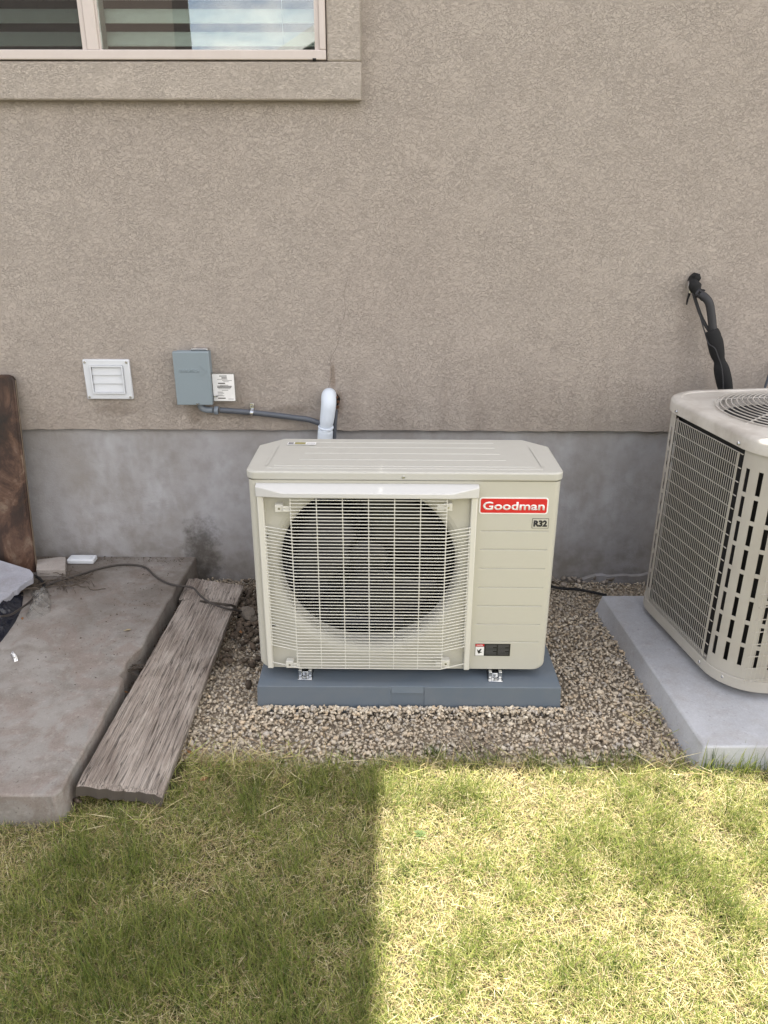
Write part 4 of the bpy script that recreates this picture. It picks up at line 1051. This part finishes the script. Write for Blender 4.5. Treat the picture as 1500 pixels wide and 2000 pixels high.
# dead vine tangle
def tangle(name, cpx, n, spread, zb, label):
    o0 = onZ(*cpx, zb); m = MB()
    for i in range(n):
        p = Vector((random.gauss(0, spread[0]), random.gauss(0, spread[1]), random.uniform(.003, .02))); a = random.uniform(-.7, .7)+ (math.pi if random.random() < .5 else 0); pts = []
        for k in range(6): pts.append(p.copy()); a += random.uniform(-.6, .6); p = p + Vector((math.cos(a)*.016, math.sin(a)*.016, random.uniform(-.006, .006))); p.z = max(.002, min(.03, p.z))
        m.tube(pts, random.uniform(.0009, .0022), 4)
    o = m.build(name, M['twig']); o.location = o0; return tag(o, label, 'twigs')
tangle('twig_tangle', (135, 1137), 40, (.045, .022), PT, 'dark tangle of dead vine twigs on the patio near the white case')
tangle('twig_tangle', (57, 1152), 36, (.020, .030), PT+.005, 'brown dead stems between the pale stone and the clear wrapping')
tangle('twig_tangle', (250, 1310), 14, (.008, .02), PT-.05, 'small dry weed bits at the chipped patio edge by the plank')
tangle('twig_tangle', (470, 1180), 22, (.035, .03), .0, 'dead twigs at the back end of the plank beside the unit')
# planks
def plank(name, corners, zt, t, label, seed):
    P_ = [onZ(x_, y_, z_) for (x_, y_), z_ in zip(corners, zt)]      # front-left, front-right, back-right, back-left
    o0 = (P_[0]+P_[1])/2; ax = ((P_[2]+P_[3])/2-o0); Ln = ax.length; yv = ax.normalized(); xv = (P_[1]-P_[0]); xv = (xv-yv*xv.dot(yv)).normalized(); zv = xv.cross(yv)
    o = None; nx, ny = 22, 60; m = MB(); wf = (P_[1]-P_[0]).length; wb_ = (P_[2]-P_[3]).length
    def top(i, j):
        u = i/nx; v_ = j/ny; wd = wf+(wb_-wf)*v_; x_ = (u-.5)*wd; ed = 1-abs(2*u-1)
        xj = .0022*mnoise.noise((v_*30, seed, u*.3)) if i in (0, nx) else 0
        yj = 0
        if j == 0: yj = .014*mnoise.noise((u*3.5, seed, 3)) + .006*mnoise.noise((u*31, seed, 3)) + (.010*(u-.5))
        if j == ny: yj = .012*mnoise.noise((u*9, seed, 8))
        z_ = .0016*mnoise.noise((x_*90, v_*3, seed)) + .003*mnoise.noise((x_*9, v_*5, seed)) - (.004 if ed < .04 else 0) - (.005 if j == 0 else 0)
        return (x_+xj, v_*Ln+yj, z_)
    idx = lambda i, j, b: b*(nx+1)*(ny+1)+j*(nx+1)+i
    tp = [top(i, j) for j in range(ny+1) for i in range(nx+1)]; bt = [(x_, y_ + (.006*mnoise.noise((x_*60, seed, 0)) if k < nx+1 else 0), z_*.4-t) for k, (x_, y_, z_) in enumerate(tp)]
    fs = []
    for j in range(ny):
        for i in range(nx): fs.append((idx(i,j,0), idx(i+1,j,0), idx(i+1,j+1,0), idx(i,j+1,0))); fs.append((idx(i,j,1), idx(i,j+1,1), idx(i+1,j+1,1), idx(i+1,j,1)))
    for j in range(ny): fs.append((idx(0,j,0), idx(0,j+1,0), idx(0,j+1,1), idx(0,j,1))); fs.append((idx(nx,j,0), idx(nx,j,1), idx(nx,j+1,1), idx(nx,j+1,0)))
    for i in range(nx): fs.append((idx(i,0,0), idx(i,0,1), idx(i+1,0,1), idx(i+1,0,0))); fs.append((idx(i,ny,0), idx(i+1,ny,0), idx(i+1,ny,1), idx(i,ny,1)))
    m.add(tp+bt, fs); o = m.build(name, M['wood'], smooth=True, angle=50)
    o.matrix_world = Matrix(((xv.x, yv.x, zv.x, o0.x), (xv.y, yv.y, zv.y, o0.y), (xv.z, yv.z, zv.z, o0.z), (0, 0, 0, 1)))
    o.data.materials.append(M['rot'])
    for p in o.data.polygons:
        if p.normal.y < -.6: p.material_index = 1
    return tag(o, label, 'plank')
plank('wooden_plank', [(155, 1521), (312, 1562), (453, 1190), (358, 1167)], [.082, .044, .050, .086], .036, 'long weathered grey plank lying between the patio and the gravel', 1.3)
plank('wooden_plank', [(356, 1160), (456, 1189), (467, 1153), (378, 1119)], [.070, .036, .042, .076], .030, 'short weathered board end between the long plank and the wall', 5.7)
cable('wood_splinter', [onZ(316, 1560, .012), onZ(326, 1530, .018), onZ(332, 1490, .022), onZ(338, 1465, .02)], [.004]*22, M['twig'], 'thin splinter of wood beside the right edge of the long plank', 'splinter')
# leaves
def leaf(px, py, z_, s, mat, label, rz):
    m = MB(); pts = [(0, -1, 0), (.35, -.5, .12), (.5, 0, .2), (.3, .55, .15), (0, 1, .3), (-.32, .5, .2), (-.48, 0, .28), (-.3, -.5, .1), (0, 0, .02)]
    m.add([tuple(c_*s for c_ in p) for p in pts], [(0,1,8), (1,2,8), (2,3,8), (3,4,8), (4,5,8), (5,6,8), (6,7,8), (7,0,8)])
    o = m.build('fallen_leaf', mat, smooth=True); o.location = onZ(px, py, z_); o.rotation_euler = (random.uniform(-.3, .3), random.uniform(-.3, .3), rz); sd = o.modifiers.new('thickness', 'SOLIDIFY'); sd.thickness = .0006
    return tag(o, label, 'leaf', 'fallen leaves')
leaf(249, 1231, PT+.003, .014, M['leaf_pale'], 'pale cream leaf lying alone on the patio concrete', 1.8)
leaf(44, 1208, PT+.003, .010, M['leaf'], 'rusty leaf scrap on the patio beside the black bag', .5)
leaf(371, 1470, .008, .013, M['leaf'], 'orange-brown dry leaf on gravel beside the long plank', 1.2)
leaf(244, 1352, .03, .012, M['leaf'], 'brown leaf in the gap between the patio and the plank', 1.6)
leaf(36, 1592, .012, .018, M['leaf'], 'brown leaf in the grass at the foot of the patio slab', .9)
leaf(398, 1522, .006, .015, M['leaf'], 'reddish dry leaf where the gravel meets the shaded grass', 2.2)
leaf(470, 1235, .006, .012, M['leaf'], 'tan leaf on the dirt left of the cream unit', .2)

# ================================================================== GRAVEL
def hull(seed):
    r_ = random.Random(seed); bm = bmesh.new()
    sx, sy, sz = r_.uniform(.8, 1.15), r_.uniform(.6, .9), r_.uniform(.45, .75)
    for _ in range(r_.randint(9, 13)):
        v = Vector((r_.gauss(0, 1), r_.gauss(0, 1), r_.gauss(0, 1))).normalized(); bm.verts.new((v.x*sx, v.y*sy, v.z*sz))
    res = bmesh.ops.convex_hull(bm, input=bm.verts[:]); bmesh.ops.delete(bm, geom=[e for e in res['geom_interior'] if isinstance(e, bmesh.types.BMVert)], context='VERTS')
    bmesh.ops.triangulate(bm, faces=bm.faces[:]); bm.verts.ensure_lookup_table(); bm.verts.index_update()
    V_ = np.array([v.co[:] for v in bm.verts]); F_ = np.array([[v.index for v in f.verts] for f in bm.faces]); bm.free(); return V_, F_
HULLS = [hull(i) for i in range(26)]
def rotm(n):
    q_ = rng.normal(size=(n, 4)); q_ /= np.linalg.norm(q_, axis=1)[:, None]; w_, x_, y_, z_ = q_.T
    return np.stack([1-2*(y_*y_+z_*z_), 2*(x_*y_-z_*w_), 2*(x_*z_+y_*w_), 2*(x_*y_+z_*w_), 1-2*(x_*x_+z_*z_), 2*(y_*z_-x_*w_), 2*(x_*z_-y_*w_), 2*(y_*z_+x_*w_), 1-2*(x_*x_+y_*y_)], 1).reshape(n, 3, 3)
def rocks(name, pos, size, colr, mat):
    Vs, Fs, Cs = [], [], []; off = 0; hid = rng.integers(0, len(HULLS), len(pos)); Rm = rotm(len(pos))
    for h in range(len(HULLS)):
        ids = np.where(hid == h)[0]
        if len(ids) == 0: continue
        V_, F_ = HULLS[h]; P_ = np.einsum('nij,vj->nvi', Rm[ids], V_)*size[ids, None, None]; P_[:, :, 2] *= .8; P_ = P_ + pos[ids, None, :]
        k = len(V_); Vs.append(P_.reshape(-1, 3)); Fs.append((F_[None]+(np.arange(len(ids))*k)[:, None, None]+off).reshape(-1, 3)); Cs.append(np.repeat(colr[ids], k, 0)); off += k*len(ids)
    return rawmesh(name, np.concatenate(Vs), np.concatenate(Fs), np.concatenate(Cs), mat)
def rawmesh(name, V_, F_, C_, mat, quads=None):
    me = bpy.data.meshes.new(name); me.vertices.add(len(V_)); me.vertices.foreach_set('co', V_.astype(np.float32).ravel())
    n3 = len(F_); lt = np.full(n3, 3, np.int32); ls_ = np.arange(n3)*3; li = F_.ravel()
    if quads is not None:
        ls_ = np.concatenate([ls_, n3*3+np.arange(len(quads))*4]); lt = np.concatenate([lt, np.full(len(quads), 4)]); li = np.concatenate([li, quads.ravel()])
    me.loops.add(len(li)); me.loops.foreach_set('vertex_index', li.astype(np.int32)); me.polygons.add(len(ls_)); me.polygons.foreach_set('loop_start', ls_.astype(np.int32))
    me.update(calc_edges=True)
    at = me.attributes.new('tint', 'FLOAT_COLOR', 'POINT'); at.data.foreach_set('color', np.concatenate([C_, np.ones((len(C_), 1))], 1).astype(np.float32).ravel())
    me.materials.append(mat); o = bpy.data.objects.new(name, me); COL.objects.link(o); return o
sp_x, pts = .0122, []
X_, Y_ = np.meshgrid(np.arange(-.84, 2.3, sp_x), np.arange(EDGE-.05, WY, sp_x)); X_ = X_.ravel(); Y_ = Y_.ravel()
P_ = np.stack([X_, Y_], 1) + rng.uniform(-.5, .5, (len(X_), 2))*sp_x*1.1
ey = np.array([edge_y(x) for x in P_[:, 0]])
keep = P_[:, 1] > ey + rng.normal(0, .010, len(P_))
# not under the pad or slab
keep &= ~((P_[:, 0] > px0+.012) & (P_[:, 0] < px1-.012) & (P_[:, 1] > PYF+.012) & (P_[:, 1] < PYB-.01))
sxl = A.x + (P_[:, 1]-A.y)*(B.x-A.x)/(B.y-A.y)
keep &= ~((P_[:, 0] > sxl-.002) & (P_[:, 1] > B.y+.01) & (P_[:, 1] < A.y-.005))
P_ = P_[keep]; nG = len(P_)
size = rng.lognormal(math.log(.0083), .30, nG).clip(.0045, .0155)
lowf = np.array([mnoise.noise((x*2.3, y*2.3, 1.)) for x, y in P_])
zc = -.006 + .010*lowf + rng.uniform(-.008, .006, nG)
dirt = np.exp(-(((P_[:, 0]+.60)/.17)**2+((P_[:, 1]-2.75)/.33)**2)) + .55*np.exp(-(((P_[:, 0]-.28)/.09)**2+((P_[:, 1]-1.92)/.10)**2)) + .35*(P_[:, 1] > 2.75)
pal = np.array([(.60, .515, .40), (.54, .47, .375), (.66, .58, .46), (.49, .445, .39), (.62, .50, .36), (.72, .65, .54), (.57, .48, .37)])
cc_ = pal[rng.choice(len(pal), nG, p=[.27, .2, .15, .12, .14, .05, .07])]*rng.uniform(.85, 1.15, (nG, 1))
dd = np.clip(dirt+rng.uniform(-.2, .2, nG), 0, 1)[:, None]; cc_ = cc_*(1-dd) + np.array([.105, .078, .055])*dd*rng.uniform(.7, 1.4, (nG, 1))
gr = rocks('gravel', np.stack([P_[:, 0], P_[:, 1], zc], 1), size, cc_, M['gravel']); tag(gr, 'bed of tan and grey crushed gravel between the pad and the lawn', 'gravel', kind='stuff')
# second, lower layer
n2 = 16000; q2 = np.stack([rng.uniform(-.84, 2.2, n2), rng.uniform(EDGE, WY, n2)], 1)
inpad = (q2[:, 0] > px0) & (q2[:, 0] < px1) & (q2[:, 1] > PYF) & (q2[:, 1] < PYB)
q2 = q2[~inpad]; n2 = len(q2)
V2 = rocks('loose_grit', np.stack([q2[:, 0], q2[:, 1], np.full(n2, -.010)+rng.uniform(-.003, .006, n2)], 1), rng.uniform(.003, .007, n2), pal[rng.integers(0, 7, n2)]*.92, M['gravel']); tag(V2, 'fine grit lying under the crushed gravel', 'grit', kind='stuff')
# heaped stones against the pad's foot
n3 = 700; side = rng.uniform(0, 1, n3); xx3 = rng.uniform(px0-.02, px1+.02, n3); yy3 = PYF - .012 - rng.exponential(.012, n3)
z3 = .004 + .011*np.exp(-(PYF-yy3)/.02) + rng.uniform(-.004, .006, n3)
c3 = pal[rng.integers(0, 7, n3)]*rng.uniform(.9, 1.2, (n3, 1)); V3 = rocks('gravel_heap', np.stack([xx3, yy3, z3], 1), rng.uniform(.006, .0115, n3), c3, M['gravel']); tag(V3, 'pale gravel heaped along the foot of the blue-grey pad', 'gravel', kind='stuff')
# earth clods between plank and unit
n4 = 260; x4 = rng.normal(-.54, .06, n4); y4 = rng.normal(2.72, .16, n4); ok = (y4 < WY-.02) & (x4 < -.44) & (x4 > -.64); x4, y4 = x4[ok], y4[ok]
V4 = rocks('earth_clods', np.stack([x4, y4, np.full(len(x4), .002)], 1), rng.uniform(.008, .024, len(x4)), np.array([.11, .082, .06])*rng.uniform(.6, 1.3, (len(x4), 1)), M['gravel']); tag(V4, 'dark earth clods between the plank and the cream unit', 'soil', kind='stuff')
# crumbs of dirt: in the gap beside the plank, along the wall foot and over the patio
n5 = 520; y5 = rng.uniform(1.66, 3.0, n5); x5 = -.862+rng.normal(0, .009, n5); z5 = rng.uniform(-.01, .028, n5)
n6 = 900; x6 = np.concatenate([rng.uniform(-1.6, -.87, 420), rng.normal(-1.0, .11, 240), rng.normal(-1.42, .09, 240)]); y6 = np.concatenate([WY-.005-rng.exponential(.035, 420), rng.normal(2.6, .28, 240), rng.normal(2.75, .12, 240)])
ok = (x6 < -.90) & (x6 > -1.65) & (y6 < WY-.003) & (y6 > 1.65); x6, y6 = x6[ok], y6[ok]
P5 = np.stack([np.concatenate([x5, x6]), np.concatenate([y5, y6]), np.concatenate([z5, np.full(len(x6), PT+.001)])], 1)
S5 = np.concatenate([rng.uniform(.004, .012, n5), rng.lognormal(math.log(.0019), .45, len(x6)).clip(.0008, .006)])
C5 = np.array([.085, .065, .05])*rng.uniform(.5, 1.6, (len(P5), 1)); V5 = rocks('dirt_crumbs', P5, S5, C5, M['gravel']); tag(V5, 'crumbs of dirt in the patio gap and along the wall foot', 'dirt', kind='stuff')
n7 = 46; x7 = np.concatenate([rng.uniform(.50, 1.0, 36), rng.uniform(-.6, -.42, 10)]); V7 = rocks('rubble', np.stack([x7, WY-.01-rng.exponential(.018, n7), rng.uniform(.0, .02, n7)], 1), rng.uniform(.010, .026, n7), np.array([.30, .26, .22])*rng.uniform(.5, 1.3, (n7, 1)), M['gravel']); tag(V7, 'broken bits of render lying along the foot of the foundation', 'rubble', kind='stuff')
ck = empty('broken_concrete', tuple(onZ(487, 1205, 0)), 0, 'dark broken concrete lump on the dirt left of the cream unit', 'rubble')
bm = bmesh.new(); bmesh.ops.create_icosphere(bm, subdivisions=3, radius=1)
for v in bm.verts: v.co *= 1+.35*mnoise.noise(v.co*1.6); v.co = Vector((v.co.x*.030, v.co.y*.055, v.co.z*.028+.010))
me = bpy.data.meshes.new('lump'); bm.to_mesh(me); bm.free(); me.materials.append(plain('dark_rubble', (.13, .11, .09), .95)); o = bpy.data.objects.new('lump', me); COL.objects.link(o); o.parent = ck; o.rotation_euler = (0, 0, .5)

# ================================================================== LAWN
def vn(x, y, f, s): return np.array([mnoise.noise((a*f, b*f, s)) for a, b in zip(x, y)])
def blades(name, x, y, z, length, width, incl, az, curl, c0, c1, mat):
    n = len(x); ts = np.array([0, .34, .7, 1.]); dirh = np.stack([np.cos(az), np.sin(az)], 1); side = np.stack([-np.sin(az), np.cos(az)], 1)
    tw = rng.uniform(-.9, .9, n)
    V_ = np.zeros((n, 7, 3)); Cc = np.zeros((n, 7, 3)); p = np.stack([x, y, z], 1); prev = 0
    for k, t in enumerate(ts):
        if k: 
            a = incl + curl*(t-.5); seg = (t-ts[k-1])*length
            p = p + np.stack([dirh[:, 0]*np.sin(a)*seg, dirh[:, 1]*np.sin(a)*seg, np.cos(a)*seg], 1)
            p[:, 2] = np.maximum(p[:, 2], -.016)
        wd = width*(1-t**2.2)*.5*(.75 if k == 0 else 1); sv_ = np.stack([side[:, 0]*wd, side[:, 1]*wd, wd*tw*.8], 1)
        c_ = c0*(1-t)+c1*t
        if k < 3: V_[:, 2*k] = p-sv_; V_[:, 2*k+1] = p+sv_; Cc[:, 2*k] = c_; Cc[:, 2*k+1] = c_
        else: V_[:, 6] = p; Cc[:, 6] = c_
    b = (np.arange(n)*7)[:, None]; q_ = np.concatenate([b+np.array([0, 1, 3, 2]), b+np.array([2, 3, 5, 4])]); t_ = b+np.array([4, 5, 6])
    return rawmesh(name, V_.reshape(-1, 3), t_, Cc.reshape(-1, 3), mat, q_)
XR = (-1.75, 1.75); YR = (.62, EDGE+.03)
def lawnpts(n):
    x = rng.uniform(*XR, n); y = rng.uniform(YR[0], YR[1], n); e = np.array([edge_y(a) for a in x])
    ok = y < e + rng.normal(0, .012, n) + np.where((x < -.3) & (x > -.66), .02, 0)
    ok &= ~((x < -.865) & (y > 1.605)); ok &= ~((x > B.x-.02) & (y > B.y-.02)); ok &= ~((x > -.86) & (x < -.60) & (y > 1.72))
    return x[ok], y[ok]
gp = [(300,1900,.16,.9), (430,1890,.12,.8), (60,1790,.13,.7), (640,1545,.10,.6), (900,1560,.13,.45), (1290,1690,.12,1.), (1430,1800,.13,.8), (1380,1740,.10,.7), (1200,1870,.10,.5), (1090,1640,.13,.45), (770,1555,.09,.5), (1480,1500,.09,.7), (1400,1490,.10,.5), (860,1890,.10,.35), (1140,1905,.08,.5), (500,1780,.15,.45), (200,1680,.15,.4), (560,1640,.1,.4), (1450,1620,.12,.5), (720,1900,.08,.3), (150,1960,.2,.6), (560,1960,.15,.4)]
gpw = [(onZ(a, b, 0), s_, w_) for a, b, s_, w_ in gp]
def green(x, y):
    g_ = .54 + .50*vn(x, y, 3.6, 2.) + .75*vn(x, y, 12, 5.) + .30*vn(x, y, 31, 9.) + .10*(x < 0)
    for c_, s_, w_ in gpw: g_ = g_ + .8*w_*np.exp(-(((x-c_.x)**2+(y-c_.y)**2)/(s_*.75)**2))
    return g_.clip(.08, 1.3)
# dry thatch
x, y = lawnpts(300000); n = len(x)
straw = np.array([(.62, .52, .28), (.48, .37, .19), (.78, .69, .44), (.24, .165, .09), (.54, .52, .19), (.38, .42, .12)])
c0 = straw[rng.choice(6, n, p=[.26, .2, .16, .12, .14, .12])]*rng.uniform(.75, 1.15, (n, 1))
blades('dry_grass', x, y, rng.uniform(-.014, .012, n)+.006*vn(x, y, 8, 3), rng.uniform(.010, .036, n), rng.uniform(.0006, .0013, n), rng.normal(1.30, .28, n), rng.uniform(0, 2*math.pi, n), rng.normal(.05, .2, n), c0, c0*rng.uniform(.9, 1.15, (n, 1)), M['grass'])
tag(bpy.data.objects['dry_grass'], 'matted straw-coloured dead grass all over the lawn', 'grass', kind='stuff')
# living grass
x, y = lawnpts(300000); gg = green(x, y); ok = rng.uniform(0, 1, len(x)) < gg*.62; x, y, gg = x[ok], y[ok], gg[ok]; n = len(x)
gc_ = np.array([(.17, .235, .035), (.26, .32, .06), (.08, .135, .022), (.37, .40, .10), (.17, .235, .065)])
c0 = gc_[rng.choice(5, n, p=[.28, .25, .17, .2, .1])]*rng.uniform(.8, 1.2, (n, 1))*(1-.35*np.clip(gg-.75, 0, 1))[:, None]; mixs = (rng.uniform(0, 1, (n, 1)) < .45)*rng.uniform(0, .8, (n, 1))*np.array([1, 1, 1])
c1 = c0*(1-mixs)+np.array([.36, .32, .13])*mixs
len_ = (.022+.040*np.clip(gg, 0, 1)[:, ])*rng.uniform(.6, 1.35, n)
blades('grass', x, y, np.full(n, -.016)+rng.uniform(0, .008, n), len_, rng.uniform(.0009, .0020, n), np.abs(rng.normal(1.05, .36, n)*(1-.45*np.clip(gg-.5, 0, 1))), rng.uniform(0, 2*math.pi, n), rng.normal(.25, .25, n), c0*.9, c1, M['grass'])
tag(bpy.data.objects['grass'], 'green blades growing through the dry lawn, some in thick tufts', 'grass', kind='stuff')
# long straws and stray blades at the lawn's edge, by the plank and by the slab
n = 620; x = np.concatenate([rng.uniform(-.62, -.25, 330), rng.uniform(-.25, 1.0, 170), rng.uniform(-.9, -.6, 60), rng.uniform(.80, .92, 60)]); y = np.concatenate([EDGE+rng.normal(-.01, .045, 330), EDGE+rng.normal(0, .02, 170), rng.normal(1.60, .02, 60), rng.uniform(1.8, 2.2, 60)])
c0 = straw[rng.integers(0, 6, n)]*1.05
blades('straw', x, y, rng.uniform(0, .012, n), rng.uniform(.04, .12, n), rng.uniform(.0012, .0024, n), rng.normal(1.42, .14, n), rng.uniform(0, 6.28, n), rng.normal(.1, .3, n), c0, c0*1.1, M['grass'])
tag(bpy.data.objects['straw'], 'loose dry straws scattered along the gravel edge beside the plank', 'straw', kind='stuff')
n = 260; x = rng.uniform(.93, 1.5, n); y = B.y-.015-rng.exponential(.012, n); c0 = gc_[rng.integers(0, 5, n)]*.8
blades('edge_grass', x, y, np.full(n, -.016), rng.uniform(.04, .12, n), rng.uniform(.0016, .003, n), np.abs(rng.normal(.25, .22, n)), rng.uniform(0, 6.28, n), rng.normal(.4, .3, n), c0, c0*1.1, M['grass'])
tag(bpy.data.objects['edge_grass'], 'taller green blades along the front of the pale slab', 'grass', kind='stuff')
# upright tufts
tx, ty = lawnpts(900); gt = green(tx, ty); okt = rng.uniform(0, 1, len(tx)) < .10+.55*np.clip(gt-.35, 0, 1); tx, ty, gt = tx[okt], ty[okt], gt[okt]
ex = rng.uniform(-.5, .95, 26); tx = np.concatenate([tx, ex]); ty = np.concatenate([ty, np.array([edge_y(a) for a in ex])+rng.uniform(-.01, .035, 26)]); gt = np.concatenate([gt, np.full(26, .5)])
k_ = 26; x = np.repeat(tx, k_)+rng.normal(0, .010, len(tx)*k_); y = np.repeat(ty, k_)+rng.normal(0, .010, len(tx)*k_); n = len(x)
tc_ = np.repeat(gc_[rng.choice(5, len(tx), p=[.3, .2, .25, .1, .15])], k_, 0)*rng.uniform(.7, 1.1, (n, 1)); mm = (rng.uniform(0, 1, (n, 1)) < .25)*rng.uniform(.2, .9, (n, 1)); ce = tc_*(1-mm)+np.array([.5, .43, .22])*mm
blades('grass_tufts', x, y, np.full(n, -.016), rng.uniform(.03, .075, n)*np.repeat(.65+.5*np.clip(gt, 0, 1), k_), rng.uniform(.0012, .0024, n), np.abs(rng.normal(.55, .35, n)), rng.uniform(0, 6.28, n), rng.normal(.5, .35, n), tc_*.8, ce, M['grass'])
tag(bpy.data.objects['grass_tufts'], 'taller tufts of green grass standing out of the mown lawn', 'grass', kind='stuff')
# a small broadleaf weed in the sunlit grass
wd = empty('lawn_weed', tuple(onZ(822, 1640, -.005)), 0, 'small bright green broadleaf weed in the sunny grass near the shadow', 'weed')
lf = None
for i in range(9):
    if lf is None:
        m = MB(); m.add([(0, 0, 0), (.004, .008, .008), (.006, .018, .014), (0, .028, .013), (-.006, .018, .014), (-.004, .008, .008), (0, .015, .010)], [(0,1,6), (1,2,6), (2,3,6), (3,4,6), (4,5,6), (5,0,6)])
        lf = m.build('leaf', plain('weed_green', (.09, .13, .035), .6), wd, smooth=True); o = lf
    else: o = dup(lf)
    o.location = (0, 0, .014); o.rotation_euler = (random.uniform(-.3, .2), 0, i*.7+random.uniform(-.2, .2)); s_ = random.uniform(.45, .8); o.scale = (s_, s_, s_)
